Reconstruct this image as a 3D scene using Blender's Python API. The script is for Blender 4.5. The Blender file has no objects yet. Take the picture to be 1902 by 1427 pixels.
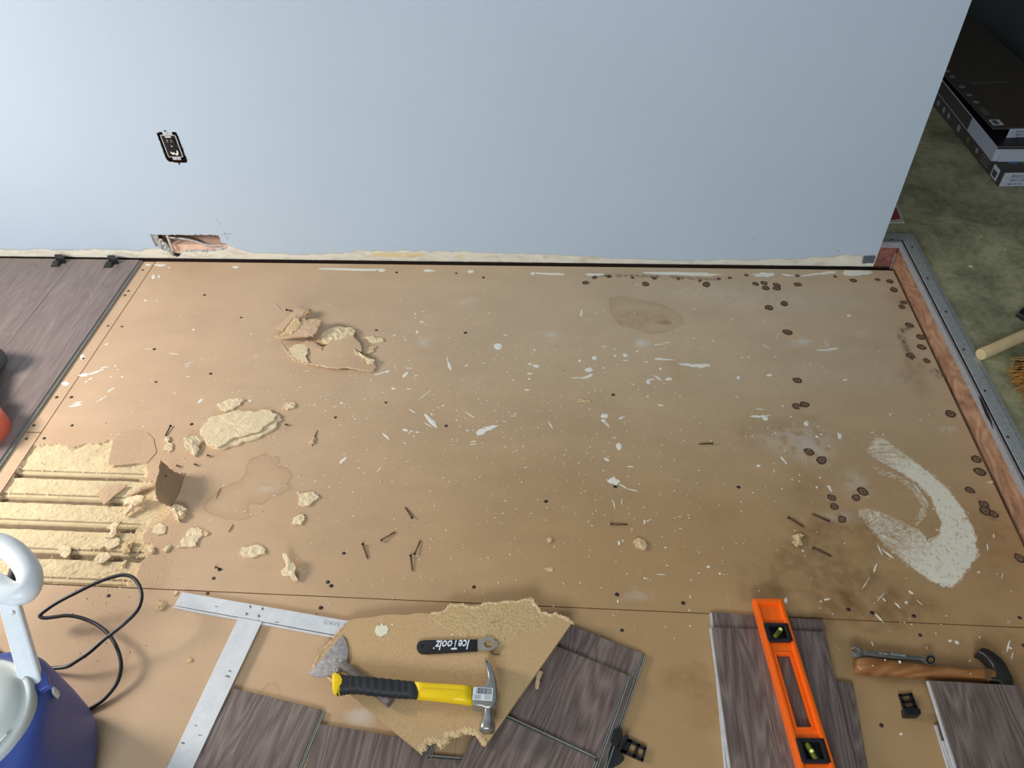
import bpy, bmesh, math, random
import numpy as np
from mathutils import Matrix, Vector, Euler
random.seed(7)
RNG = np.random.default_rng(11)
SC = bpy.context.scene

# ------------------------------------------------------------------ camera
YAW, PIT, ROL, FPX = 0.10215874829687625, 0.7853527096129285, -0.04893782859213218, 1412.2239342430214
CAM = np.array([1.4095504312247988, -2.0513897040499702, 1.4986028642938931])
_f = np.array([-math.sin(YAW)*math.cos(PIT), math.cos(YAW)*math.cos(PIT), -math.sin(PIT)])
_r0 = np.array([math.cos(YAW), math.sin(YAW), 0.0]); _u0 = np.cross(_r0, _f)
_r = math.cos(ROL)*_r0 + math.sin(ROL)*_u0
_u = -math.sin(ROL)*_r0 + math.cos(ROL)*_u0
cam = bpy.data.cameras.new('camera'); cam.sensor_width = 36; cam.lens = FPX/1902*36
cam.clip_start = 0.02; cam.clip_end = 100
camo = bpy.data.objects.new('camera', cam); SC.collection.objects.link(camo)
camo.matrix_world = Matrix(((_r[0], _u[0], -_f[0], CAM[0]), (_r[1], _u[1], -_f[1], CAM[1]), (_r[2], _u[2], -_f[2], CAM[2]), (0, 0, 0, 1)))
SC.camera = camo

# ------------------------------------------------------------------ world, lights, exposure
SC.view_settings.view_transform = 'Standard'; SC.view_settings.look = 'None'
SC.view_settings.gamma = 1; SC.view_settings.use_curve_mapping = False
SC.view_settings.exposure = 0.0
w = bpy.data.worlds.new('world'); SC.world = w; w.use_nodes = True
w.node_tree.nodes['Background'].inputs[0].default_value = (0.70, 0.80, 1.0, 1)
w.node_tree.nodes['Background'].inputs[1].default_value = 0.3

def area(name, loc, target, sx, sy, power, col):
    l = bpy.data.lights.new(name, 'AREA'); l.shape = 'RECTANGLE'; l.size = sx; l.size_y = sy
    l.energy = power; l.color = col
    o = bpy.data.objects.new(name, l); SC.collection.objects.link(o)
    o.location = loc
    d = Vector(target)-Vector(loc)
    o.rotation_euler = d.to_track_quat('-Z', 'Y').to_euler()
    return o
WX = -1.2      # left wall of the room
area('window_daylight', (WX+0.03, -1.0, .85), (WX+1.0, -1.28, .36), .5, .62, 64, (1.0, 0.95, 0.89))
area('rear_window_daylight', (0.95, -3.95, 1.75), (0.95, -2.0, 1.5), 1.4, 1.0, 74, (0.78, 0.89, 1.0))

# ------------------------------------------------------------------ helpers
def P(x, y, z=0.0):
    d = _r*(x-951)/FPX-_u*(y-713.5)/FPX+_f
    return CAM+((z-CAM[2])/d[2])*d
def PY(x, y, yw=0.0):
    d = _r*(x-951)/FPX-_u*(y-713.5)/FPX+_f
    return CAM+((yw-CAM[1])/d[1])*d
def PX(x, y, xw):
    d = _r*(x-951)/FPX-_u*(y-713.5)/FPX+_f
    return CAM+((xw-CAM[0])/d[0])*d
def crop(ox, oy, s, pts): return [(ox+a/s, oy+b/s) for a, b in pts]

ALL = {}
def M44(o): return ALL.get(o.name, Matrix.Identity(4))
def put(name, me, parent=None, label=None, cat=None, group=None, kind=None, mat4=None):
    o = bpy.data.objects.new(name, me); SC.collection.objects.link(o)
    if parent is not None: o.parent = parent
    if mat4 is not None: o.matrix_basis = mat4
    base = M44(parent) if parent is not None else Matrix.Identity(4)
    ALL[o.name] = base @ (mat4 if mat4 is not None else Matrix.Identity(4))
    if label: o['label'] = label
    if cat: o['category'] = cat
    if group: o['group'] = group
    if kind: o['kind'] = kind
    return o
def thing(name, label, cat, loc, rz=0.0, group=None, mat4=None):
    m = mat4 if mat4 is not None else Matrix.Translation(Vector(loc)) @ Matrix.Rotation(rz, 4, 'Z')
    return put(name, None, None, label, cat, group, None, m)
def mesh(name, V, F, mat, smooth=False):
    me = bpy.data.meshes.new(name); me.from_pydata([tuple(map(float, v)) for v in V], [], F); me.validate()
    if mat: me.materials.append(mat)
    if smooth: me.polygons.foreach_set('use_smooth', [True]*len(me.polygons))
    return me
def mk(name, V, F, mat, parent=None, smooth=False, origin=None, **kw):
    """world-space vertices -> object; local to parent, or to `origin` when top level"""
    if parent is not None:
        inv = np.array(M44(parent).inverted()); m4 = None
    else:
        o = origin if origin is not None else (np.mean(np.array(V), 0)*[1, 1, 0]+[0, 0, np.min(np.array(V)[:, 2])])
        m4 = Matrix.Translation(Vector([float(q) for q in o])); inv = np.array(m4.inverted())
    A = np.array(V, dtype=float); A = A@inv[:3, :3].T+inv[:3, 3]
    return put(name, mesh(name, A, F, mat, smooth), parent, mat4=m4, **kw)
def bm_mk(name, bm, mat, parent=None, smooth=False, origin=None, auto=None, **kw):
    bm.normal_update()
    me = bpy.data.meshes.new(name)
    vs = np.array([v.co[:] for v in bm.verts])
    if parent is not None: inv = M44(parent).inverted(); m4 = None
    else:
        o = origin if origin is not None else (np.mean(vs, 0)*[1, 1, 0]+[0, 0, vs[:, 2].min()])
        m4 = Matrix.Translation(Vector([float(q) for q in o])); inv = m4.inverted()
    bm.transform(inv); bm.to_mesh(me); bm.free()
    if mat: me.materials.append(mat)
    if smooth:
        me.polygons.foreach_set('use_smooth', [True]*len(me.polygons))
        if auto: me.set_sharp_from_angle(angle=math.radians(auto))
    return put(name, me, parent, mat4=m4, **kw)
def box_bm(x0, x1, y0, y1, z0, z1, bev=0.0, seg=1, bm=None):
    b = bmesh.new()
    g = bmesh.ops.create_cube(b, size=1)
    for v in b.verts:
        v.co = Vector(((x0+x1)/2+v.co.x*(x1-x0), (y0+y1)/2+v.co.y*(y1-y0), (z0+z1)/2+v.co.z*(z1-z0)))
    if bev > 0: bmesh.ops.bevel(b, geom=b.edges[:], offset=bev, segments=seg, affect='EDGES', profile=0.5)
    return b
def join_bm(*bms):
    r = bms[0]
    for b in bms[1:]:
        me = bpy.data.meshes.new('t'); b.to_mesh(me); r.from_mesh(me); b.free(); bpy.data.meshes.remove(me)
    return r
def slab_bm(top, th, bev=0.0, seg=2, down=None, botbev=False):
    """polygon (list of 3d points) extruded by `th` downward; top edges bevelled"""
    b = bmesh.new(); n = len(top)
    dn = np.array(down if down is not None else (0, 0, -1.0))*th
    A = [b.verts.new(tuple(p)) for p in top]; B = [b.verts.new(tuple(np.array(p)+dn)) for p in top]
    f = b.faces.new(A); g = b.faces.new(B[::-1])
    for i in range(n): b.faces.new((A[i], B[i], B[(i+1) % n], A[(i+1) % n]))
    bmesh.ops.recalc_face_normals(b, faces=b.faces[:])
    if bev > 0:
        ed = list(f.edges)+(list(g.edges) if botbev else [])
        bmesh.ops.bevel(b, geom=ed, offset=bev, segments=seg, affect='EDGES', profile=0.5)
    return b
def slab(name, px, ztop, th, mat, parent=None, bev=0.0, zf=None, smooth=False, auto=40, **kw):
    top = [P(x, y, ztop) if zf is None else P(x, y, zf) for x, y in px] if not callable(ztop) else [onplane(x, y, ztop) for x, y in px]
    return bm_mk(name, slab_bm(top, th, bev), mat, parent, smooth=smooth, auto=auto if smooth else None, **kw)
def onplane(x, y, zfun):
    z = 0.01
    for _ in range(8):
        p = P(x, y, z); z = zfun(p[0], p[1])
    return P(x, y, z)
def tube_geo(pts, rad, n=10, caps=True):
    pts = [np.array(p, dtype=float) for p in pts]; m = len(pts)
    if not hasattr(rad, '__len__'): rad = [rad]*m
    V = []; F = []
    t0 = pts[1]-pts[0]; t0 /= np.linalg.norm(t0)
    a = np.array([0, 0, 1.0]) if abs(t0[2]) < .9 else np.array([1.0, 0, 0])
    nrm = np.cross(t0, a); nrm /= np.linalg.norm(nrm)
    for i in range(m):
        t = pts[min(i+1, m-1)]-pts[max(i-1, 0)]; t /= (np.linalg.norm(t)+1e-12)
        nrm = nrm-t*np.dot(nrm, t); nrm /= np.linalg.norm(nrm); bi = np.cross(t, nrm)
        for k in range(n):
            an = 2*math.pi*k/n; V.append(pts[i]+rad[i]*(math.cos(an)*nrm+math.sin(an)*bi))
    for i in range(m-1):
        for k in range(n): F.append((i*n+k, i*n+(k+1) % n, (i+1)*n+(k+1) % n, (i+1)*n+k))
    if caps: F.append(tuple(range(n))[::-1]); F.append(tuple(range((m-1)*n, m*n)))
    return V, F
def catmull(pts, k=8):
    p = [np.array(q, dtype=float) for q in pts]; p = [2*p[0]-p[1]]+p+[2*p[-1]-p[-2]]; out = []
    for i in range(1, len(p)-2):
        for j in range(k):
            t = j/k
            out.append(.5*((2*p[i])+(-p[i-1]+p[i+1])*t+(2*p[i-1]-5*p[i]+4*p[i+1]-p[i+2])*t*t+(-p[i-1]+3*p[i]-3*p[i+1]+p[i+2])*t**3))
    out.append(p[-2]); return out
def loft(secs, n=20, caps=True):
    """secs: (center, side vec (unit*halfwidth), up vec (unit*halfheight), exponent)"""
    V = []; F = []
    for c, s, u, e in secs:
        for k in range(n):
            an = 2*math.pi*k/n; ca, sa = math.cos(an), math.sin(an)
            V.append(np.array(c)+np.array(s)*math.copysign(abs(ca)**(2/e), ca)+np.array(u)*math.copysign(abs(sa)**(2/e), sa))
    m = len(secs)
    for i in range(m-1):
        for k in range(n): F.append((i*n+k, i*n+(k+1) % n, (i+1)*n+(k+1) % n, (i+1)*n+k))
    if caps: F.append(tuple(range(n))[::-1]); F.append(tuple(range((m-1)*n, m*n)))
    return V, F
def mergeVF(*parts):
    V = []; F = []
    for v, f in parts:
        o = len(V); V += list(v); F += [tuple(i+o for i in q) for q in f]
    return V, F
def fixn(o):
    b = bmesh.new(); b.from_mesh(o.data); bmesh.ops.recalc_face_normals(b, faces=b.faces[:]); b.to_mesh(o.data); b.free()
    return o

# numpy noise / polygons
_T = RNG.random((256, 256))
def vnoise(x, y):
    xi = np.floor(x).astype(int); yi = np.floor(y).astype(int); fx = x-xi; fy = y-yi
    fx = fx*fx*(3-2*fx); fy = fy*fy*(3-2*fy)
    a = _T[xi & 255, yi & 255]; b = _T[(xi+1) & 255, yi & 255]; c = _T[xi & 255, (yi+1) & 255]; d = _T[(xi+1) & 255, (yi+1) & 255]
    return (a*(1-fx)+b*fx)*(1-fy)+(c*(1-fx)+d*fx)*fy
def fbm(x, y, o=4):
    s = 0; a = .5; t = 0
    for i in range(o): s = s+a*vnoise(x*2**i+17.3*i, y*2**i+5.1*i); t += a; a *= .5
    return s/t
def inpoly(x, y, poly):
    r = np.zeros(x.shape, bool); n = len(poly); j = n-1
    for i in range(n):
        xi, yi = poly[i][:2]; xj, yj = poly[j][:2]
        c = ((yi > y) != (yj > y)) & (x < (xj-xi)*(y-yi)/((yj-yi) if abs(yj-yi) > 1e-12 else 1e-12)+xi)
        r ^= c; j = i
    return r
def dpoly(x, y, poly, closed=True):
    d = np.full(x.shape, 1e9); n = len(poly)
    for i in range(n if closed else n-1):
        ax, ay = poly[i][:2]; bx, by = poly[(i+1) % n][:2]
        L = (bx-ax)**2+(by-ay)**2+1e-12
        t = np.clip(((x-ax)*(bx-ax)+(y-ay)*(by-ay))/L, 0, 1)
        d = np.minimum(d, np.hypot(x-ax-t*(bx-ax), y-ay-t*(by-ay)))
    return d
def sm(a, b, x):
    t = np.clip((x-a)/(b-a), 0, 1); return t*t*(3-2*t)
def s2l(c): return tuple(((q/255)/12.92 if q/255 <= .04045 else ((q/255+.055)/1.055)**2.4) for q in c)
def lin(c): return np.array(s2l(c))
def grid_obj(name, xs, ys, zfun, cfun, mat, parent, mask=None, extra=None, vertical=False, skirt=0.0):
    X, Y = np.meshgrid(xs, ys, indexing='xy'); nx, ny = len(xs), len(ys)
    Z = zfun(X, Y)
    co = np.stack([X, Y, Z], -1).reshape(-1, 3) if not vertical else np.stack([X, Z, Y], -1).reshape(-1, 3)
    i = np.arange(nx-1)[None, :]+np.arange(ny-1)[:, None]*nx
    q = np.stack([i, i+1, i+1+nx, i+nx], -1).reshape(-1, 4)
    if mask is not None:
        cx = (X[:-1, :-1]+X[1:, 1:])/2; cy = (Y[:-1, :-1]+Y[1:, 1:])/2
        q = q[~mask(cx, cy).reshape(-1)]
    me = bpy.data.meshes.new(name)
    me.vertices.add(len(co)); me.vertices.foreach_set('co', co.astype(np.float32).ravel())
    me.loops.add(q.size); me.loops.foreach_set('vertex_index', q.astype(np.int32).ravel())
    me.polygons.add(len(q)); me.polygons.foreach_set('loop_start', np.arange(0, q.size, 4, dtype=np.int32))
    me.polygons.foreach_set('use_smooth', np.ones(len(q), bool))
    me.update(calc_edges=True)
    C = np.ones((len(co), 4), np.float32); C[:, :3] = cfun(X, Y).reshape(-1, 3)
    a = me.color_attributes.new('tint', 'FLOAT_COLOR', 'POINT'); a.data.foreach_set('color', C.ravel())
    me.materials.append(mat)
    if parent is not None:
        inv = np.array(M44(parent).inverted())
    return put(name, me, parent)

# ------------------------------------------------------------------ materials
def newmat(name):
    m = bpy.data.materials.new(name); m.use_nodes = True; nt = m.node_tree
    return m, nt, nt.nodes['Principled BSDF']
def N(nt, t, **kw):
    n = nt.nodes.new(t)
    for k, v in kw.items():
        if k in n.inputs: n.inputs[k].default_value = v
        else: setattr(n, k, v)
    return n
def ramp(nt, fac, stops):
    r = nt.nodes.new('ShaderNodeValToRGB'); e = r.color_ramp.elements
    while len(e) < len(stops): e.new(0.5)
    for k, (p, c) in enumerate(stops):
        e[k].position = p; e[k].color = (*c[:3], 1)
    nt.links.new(fac, r.inputs[0]); return r.outputs[0]
def bumpit(nt, b, h, st, dist=0.001, prev=None):
    bn = nt.nodes.new('ShaderNodeBump'); bn.inputs['Strength'].default_value = st; bn.inputs['Distance'].default_value = dist
    nt.links.new(h, bn.inputs['Height'])
    if prev is not None: nt.links.new(prev, bn.inputs['Normal'])
    nt.links.new(bn.outputs[0], b.inputs['Normal']); return bn.outputs[0]
def coords(nt, scale=(1, 1, 1), kind='Object'):
    t = nt.nodes.new('ShaderNodeTexCoord'); mp = nt.nodes.new('ShaderNodeMapping'); mp.inputs['Scale'].default_value = scale
    nt.links.new(t.outputs[kind], mp.inputs[0]); return mp.outputs[0]
def noise(nt, vec, sc, det=4, rough=.6, dist=0.0):
    n = nt.nodes.new('ShaderNodeTexNoise'); n.inputs['Scale'].default_value = sc; n.inputs['Detail'].default_value = det
    n.inputs['Roughness'].default_value = rough; n.inputs['Distortion'].default_value = dist
    nt.links.new(vec, n.inputs['Vector']); return n.outputs[0]
def mixc(nt, a, b, f, mode='MIX'):
    m = nt.nodes.new('ShaderNodeMix'); m.data_type = 'RGBA'; m.blend_type = mode
    for s, v in ((6, a), (7, b)):
        if hasattr(v, 'is_output') or isinstance(v, bpy.types.NodeSocket): nt.links.new(v, m.inputs[s])
        else: m.inputs[s].default_value = (*v[:3], 1)
    if isinstance(f, bpy.types.NodeSocket): nt.links.new(f, m.inputs[0])
    else: m.inputs[0].default_value = f
    return m.outputs[2]
def simple(name, rgb, rough=.5, metal=0.0, nscale=60, nam=.12, bump=.15, bscale=200, spec=.5, dist=.0005, coat=0):
    m, nt, b = newmat(name); c = s2l(rgb); v = coords(nt)
    n1 = noise(nt, v, nscale, 4)
    lo = tuple(q*(1-nam) for q in c); hi = tuple(min(1, q*(1+nam)) for q in c)
    nt.links.new(ramp(nt, n1, [(.3, lo), (.7, hi)]), b.inputs['Base Color'])
    b.inputs['Roughness'].default_value = rough; b.inputs['Metallic'].default_value = metal
    b.inputs['Specular IOR Level'].default_value = spec
    if coat: b.inputs['Coat Weight'].default_value = coat
    if bump: bumpit(nt, b, noise(nt, v, bscale, 3), bump, dist)
    return m
def tintmat(name, rough=.75, fine=420, fam=.13, bump=.35, bscale=330, dist=.0008, spec=.35, big=3.0, bigam=.06):
    m, nt, b = newmat(name); v = coords(nt)
    a = nt.nodes.new('ShaderNodeAttribute'); a.attribute_name = 'tint'
    n1 = noise(nt, v, fine, 3, .65); n2 = noise(nt, v, big, 4, .6)
    r1 = ramp(nt, n1, [(.25, (1-fam,)*3), (.75, (1+fam,)*3)]); r2 = ramp(nt, n2, [(.25, (1-bigam,)*3), (.75, (1+bigam,)*3)])
    c = mixc(nt, a.outputs['Color'], r1, 1.0, 'MULTIPLY'); c = mixc(nt, c, r2, 1.0, 'MULTIPLY')
    nt.links.new(c, b.inputs['Base Color']); b.inputs['Roughness'].default_value = rough
    b.inputs['Specular IOR Level'].default_value = spec
    if bump: bumpit(nt, b, noise(nt, v, bscale, 3, .7), bump, dist)
    return m
PAPER = (196, 160, 118); PAPER2 = (196, 156, 104)
TORN = (232, 208, 170)
m_board = tintmat('particle_board_face')
m_torn = simple('torn_wood_fibre', TORN, .9, nscale=90, nam=.12, bump=.9, bscale=260, dist=.0015, spec=.1)
m_torn2 = simple('torn_wood_fibre_ochre', (216, 186, 142), .9, nscale=120, nam=.22, bump=.9, bscale=300, dist=.0015, spec=.1)
m_face2 = simple('board_face_piece', (194, 160, 116), .8, nscale=300, nam=.14, bump=.4, bscale=350, spec=.25)
m_paperchip = simple('board_paper_face', (204, 172, 140), .85, nscale=250, nam=.1, bump=.4, bscale=300, spec=.15)
m_flap = simple('flap_paper', (178, 148, 116), .85, nscale=200, nam=.1, bump=.4, bscale=260, spec=.15)
m_edge = simple('board_edge', (165, 125, 78), .9, nscale=300, nam=.25, bump=.6, bscale=400, spec=.1)
m_dark = simple('dark_void', (46, 36, 33), .95, bump=.2, spec=.1)
m_paint = simple('dried_white_paint', (238, 232, 218), .6, nscale=150, nam=.07, bump=.25, bscale=500)
m_haze = None
m_nail = simple('rusty_nail', (92, 66, 48), .55, .55, nscale=400, nam=.4, bump=.5, bscale=900)
m_nailhead = simple('dark_screw_head', (70, 58, 54), .5, .6, nscale=500, nam=.3, bump=.4, bscale=900)
m_rust = simple('rust_stain', (86, 66, 54), .85, nscale=500, nam=.4, bump=.3, bscale=600, spec=.15)
m_rust2 = simple('rust_stain_light', (128, 102, 80), .85, nscale=500, nam=.35, bump=.3, bscale=600, spec=.15)
m_wall = tintmat('painted_drywall', rough=.55, fine=140, fam=.015, bump=.12, bscale=160, dist=.0008, big=2.0, bigam=.02)
m_gyp = simple('crumbled_gypsum', (196, 194, 190), .9, nscale=120, nam=.18, bump=1, bscale=180, dist=.003, spec=.1)
m_black = simple('black_plastic', (26, 26, 29), .42, nscale=80, nam=.2, bump=.15, bscale=400)
m_rubber = simple('black_rubber', (30, 31, 34), .6, nscale=120, nam=.15, bump=.3, bscale=500)
m_alu = simple('brushed_aluminium', (222, 222, 222), .45, .3, nscale=40, nam=.07, bump=.15, bscale=300)
m_steel = simple('polished_steel', (172, 170, 164), .28, .82, nscale=60, nam=.12, bump=.1, bscale=250)
m_oldsteel = simple('old_steel', (166, 158, 154), .45, .2, nscale=110, nam=.3, bump=.5, bscale=300)
m_nickel = simple('satin_nickel', (196, 188, 168), .35, .85, nscale=60, nam=.06, bump=.08)
m_yellow = simple('yellow_plastic', (242, 202, 8), .38, nscale=60, nam=.04, bump=.08)
m_orange = simple('orange_plastic', (255, 104, 8), .42, nscale=60, nam=.04, bump=.1)
m_white = simple('white_plastic', (230, 234, 236), .38, nscale=40, nam=.03, bump=.25, bscale=600, dist=.0003)
m_lid = simple('grey_white_lid_plastic', (206, 210, 204), .42, nscale=40, nam=.03, bump=.35, bscale=700, dist=.0003)
m_blue = simple('blue_cooler_plastic', (66, 84, 158), .42, nscale=40, nam=.06, bump=.35, bscale=700, dist=.0003)
m_cord = simple('black_cord_rubber', (34, 33, 36), .38, nscale=60, nam=.15, bump=.1)
m_core = simple('plank_core_grey', (140, 140, 132), .6, nscale=90, nam=.12, bump=.2)
m_sticker = simple('white_sticker', (214, 218, 222), .5, nscale=30, nam=.02, bump=.05)
m_ink = simple('black_ink', (22, 22, 24), .6, bump=0)
m_inkgrey = simple('pencil_grey', (120, 120, 122), .6, bump=0)
m_inkwhite = simple('white_print', (222, 224, 228), .5, bump=0)
m_trimface = simple('trim_galvanised_face', (176, 178, 186), .5, .45, nscale=160, nam=.18, bump=.3)
m_trimtop = simple('trim_dark_aluminium', (172, 172, 170), .45, .25, nscale=80, nam=.15, bump=.25)
m_steelplate = m_steel
m_wire = simple('painted_cable', (205, 200, 190), .5, nscale=90, nam=.08, bump=.2)
m_shield = simple('foil_armoured_cable', (176, 172, 168), .4, .5, nscale=200, nam=.3, bump=.8, bscale=300)
m_carton = simple('brown_carton', (76, 68, 58), .7, nscale=30, nam=.12, bump=.1)
m_cartonw = simple('white_carton', (188, 190, 200), .7, nscale=30, nam=.04, bump=.1)
m_handle = simple('pale_dowel', (206, 182, 136), .55, nscale=30, nam=.08, bump=.2)
m_straw = simple('broom_straw', (196, 142, 62), .7, nscale=300, nam=.3, bump=.3)
m_drill = simple('drill_grey_plastic', (92, 94, 96), .5, nscale=60, nam=.1, bump=.2)
m_drillr = simple('drill_red_orange', (232, 112, 86), .4, nscale=60, nam=.06, bump=.1)
m_plate = simple('stud_plate_wood', (222, 184, 160), .8, nscale=30, nam=.15, bump=.4)
m_pink = simple('weathered_pink_wood', (150, 98, 84), .9, nscale=60, nam=.4, bump=.8, bscale=120, dist=.003)
m_darkwall = simple('dark_hall_wall', (70, 78, 76), .8, nscale=4, nam=.08, bump=.15)
m_room = simple('room_wall_paint', (196, 200, 200), .8, nscale=4, nam=.03, bump=.1)
m_glass_g, _nt, _b = newmat('vial_liquid'); _b.inputs['Base Color'].default_value = (*s2l((150, 170, 30)), 1); _b.inputs['Roughness'].default_value = .08; _b.inputs['Transmission Weight'].default_value = .35
m_glass_g.diffuse_color = (.5, .6, .1, 1)
_vn = noise(_nt, coords(_nt), 40, 2); _nt.links.new(ramp(_nt, _vn, [(.3, s2l((96, 100, 24))), (.7, s2l((140, 146, 48)))]), _b.inputs['Base Color'])
m_tick = simple('vial_tick', (20, 22, 10), .6, bump=0)

def wood_plank(name, dark, mid, light, rough=.5, scale=1.0, bump=.5, axis='Y', soft=0):
    m, nt, b = newmat(name)
    t = nt.nodes.new('ShaderNodeTexCoord'); oi = nt.nodes.new('ShaderNodeObjectInfo')
    cmb = nt.nodes.new('ShaderNodeVectorMath'); cmb.operation = 'ADD'
    mul = nt.nodes.new('ShaderNodeVectorMath'); mul.operation = 'SCALE'; mul.inputs['Scale'].default_value = 37.0
    cv = nt.nodes.new('ShaderNodeCombineXYZ')
    for k in range(3): nt.links.new(oi.outputs['Random'], cv.inputs[k])
    nt.links.new(cv.outputs[0], mul.inputs[0]); nt.links.new(t.outputs['Object'], cmb.inputs[0]); nt.links.new(mul.outputs[0], cmb.inputs[1])
    def mp(s):
        if axis == 'X': s = (s[1], s[0], s[2])
        q = nt.nodes.new('ShaderNodeMapping'); q.inputs['Scale'].default_value = tuple(k*scale for k in s); nt.links.new(cmb.outputs[0], q.inputs[0]); return q.outputs[0]
    fine = noise(nt, mp((520, 15, 40)), 1, 4, .7, .2) if not soft else noise(nt, mp((240, 8, 40)), 1, 4, .7, .2)
    streak = noise(nt, mp((150, 5, 12)), 1, 5, .8, .3)
    broad = noise(nt, mp((14, 1.6, 5)), 1, 4, .6, 1.5)
    # cathedral figure: contour lines of a broad, stretched noise
    field = noise(nt, mp((9, 1.5, 3)), 1, 2, .5, .6)
    k1 = nt.nodes.new('ShaderNodeMath'); k1.operation = 'MULTIPLY'; k1.inputs[1].default_value = 19.0; nt.links.new(field, k1.inputs[0])
    k2 = nt.nodes.new('ShaderNodeMath'); k2.operation = 'PINGPONG'; k2.inputs[1].default_value = .5; nt.links.new(k1.outputs[0], k2.inputs[0])
    k3 = nt.nodes.new('ShaderNodeMath'); k3.operation = 'MULTIPLY'; k3.inputs[1].default_value = 2.0; nt.links.new(k2.outputs[0], k3.inputs[0])
    a1 = mixc(nt, streak, broad, .38); a2 = mixc(nt, a1, fine, .52 if not soft else .3); a3 = mixc(nt, a2, k3.outputs[0], .13 if not soft else .08)
    c = ramp(nt, a3, [(.31, s2l(dark)), (.5, s2l(mid)), (.67, s2l(light))] if not soft else [(.28, s2l(dark)), (.5, s2l(mid)), (.70, s2l(light))])
    nt.links.new(c, b.inputs['Base Color']); b.inputs['Roughness'].default_value = rough
    b.inputs['Specular IOR Level'].default_value = .4
    bumpit(nt, b, a3, bump, .0014)
    return m
m_plank = wood_plank('laminate_mauve_oak', (66, 52, 47), (112, 96, 89), (148, 131, 122), rough=.45, bump=.9)
m_plank2 = wood_plank('laminate_mauve_oak_laid', (100, 86, 82), (130, 114, 109), (156, 141, 134), rough=.42, bump=.2, soft=1)
m_riser = wood_plank('fir_riser_wood', (112, 74, 52), (164, 122, 94), (192, 156, 126), rough=.8, scale=1.7, bump=.9)
m_hickory = wood_plank('varnished_hickory', (108, 66, 34), (148, 98, 56), (176, 128, 82), rough=.2, scale=.9, bump=.05, axis='X')

# vinyl of the raised floor
m_vinyl, nt, b = newmat('old_green_vinyl'); v = coords(nt)
n1 = noise(nt, v, 5, 6, .7, .6); n2 = noise(nt, v, 45, 5, .7); n3 = noise(nt, v, 14, 5, .65, 2.0)
c1 = ramp(nt, n1, [(.3, s2l((112, 110, 84))), (.55, s2l((176, 172, 136))), (.75, s2l((208, 204, 168)))])
c2 = ramp(nt, n2, [(.3, (.72, .72, .72)), (.6, (1.05, 1.05, 1.02))]); c3 = ramp(nt, n3, [(.3, (.55, .56, .52)), (.45, (1, 1, 1))])
nt.links.new(mixc(nt, mixc(nt, c1, c2, 1, 'MULTIPLY'), c3, .6, 'MULTIPLY'), b.inputs['Base Color'])
b.inputs['Roughness'].default_value = .55; bumpit(nt, b, n2, .35, .001)

# ------------------------------------------------------------------ STRUCTURE: floor boards
floor = put('floor', None, kind='structure', mat4=Matrix.Translation((0, 0, -0.02)))
bm = box_bm(WX, 2.444, -4.0, 0.115, -0.06, -0.022)
bm_mk('subfloor', bm, m_dark, floor)
BX1, BY0, BY1 = 2.436, -1.2325, -0.0105

def cw(ox, oy, s, pts): return [P(x, y) for x, y in crop(ox, oy, s, pts)]
ring1 = cw(250, 840, 4.423, [(920,130),(950,60),(1080,15),(1190,50),(1185,110),(1250,130),(1300,200),(1260,260),(1290,300),(1200,350),(1100,385),(1050,430),(980,425),(940,410),(930,460),(955,520),(930,545),(850,560),(740,545),(640,510),(560,470),(600,400),(650,350),(720,295),(860,240),(910,190)])
ring2 = cw(1080, 500, 3.068, [(160,165),(230,155),(340,180),(450,200),(560,260),(580,310),(500,350),(400,370),(320,345),(220,320),(200,290),(165,240)])
ring3 = [P(*q) for q in [(478,1290),(498,1272),(512,1268),(520,1290),(522,1308),(500,1300)]]
smear = cw(1380, 760, 3.644, [(900,170),(1000,230),(1130,330),(1250,420),(1400,550),(1500,690),(1560,800),(1590,900),(1580,1000),(1540,1080),(1470,1160),(1400,1215),(1340,1200),(1250,1150),(1150,1080),(1050,1000),(960,920),(850,800),(770,680),(830,665),(950,700),(1080,760),(1200,820),(1260,900),(1330,840),(1340,760),(1310,700),(1280,620),(1230,550),(1130,470),(1020,400),(900,330),(840,300)])
smear_in = cw(1380, 760, 3.644, [(870,380),(980,420),(1100,470),(1200,560),(1255,640),(1240,720),(1180,800),(1160,740),(1210,660),(1150,560),(1050,480),(930,440)])
smc = P(1380+1150/3.644, 760+690/3.644)
blotches = [(P(1520,1075), .17, .13, (.62,.56,.52), .55), (P(1590,985), .10, .08, (.72,.64,.58), .5), (P(1450,800), .12, .07, (.76,.72,.68), .5), (P(1500,905), .06, .08, (.8,.74,.68), .4),
            (P(1600,1120), .12, .06, (.66,.6,.55), .5), (P(1700,700), .05, .10, (.74,.66,.6), .45), (P(1690,560), .07, .06, (.86,.74,.64), .4), (P(1200,590), .09, .04, (.82,.76,.72), .5), (P(1235,600), .03, .015, (.7,.62,.58), .7),
            (P(1640,1150), .2, .05, (.82,.76,.7), .4), (P(1840,1000), .12, .16, (.82,.72,.62), .5), (P(1330,950), .05, .04, (.85,.8,.76), .4), (P(1760,660), .03, .2, (.8,.68,.58), .5),
            (P(1250,690), .03, .06, (.9,.78,.66), .4), (P(1285,1270), .08, .04, (.74,.66,.6), .45), (P(1640,1230), .13, .05, (.74,.68,.62), .45), (P(1880,1240), .12, .08, (.7,.6,.52), .4), (P(1310,1330),.06,.03,(.8,.7,.62),.4)]
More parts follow.
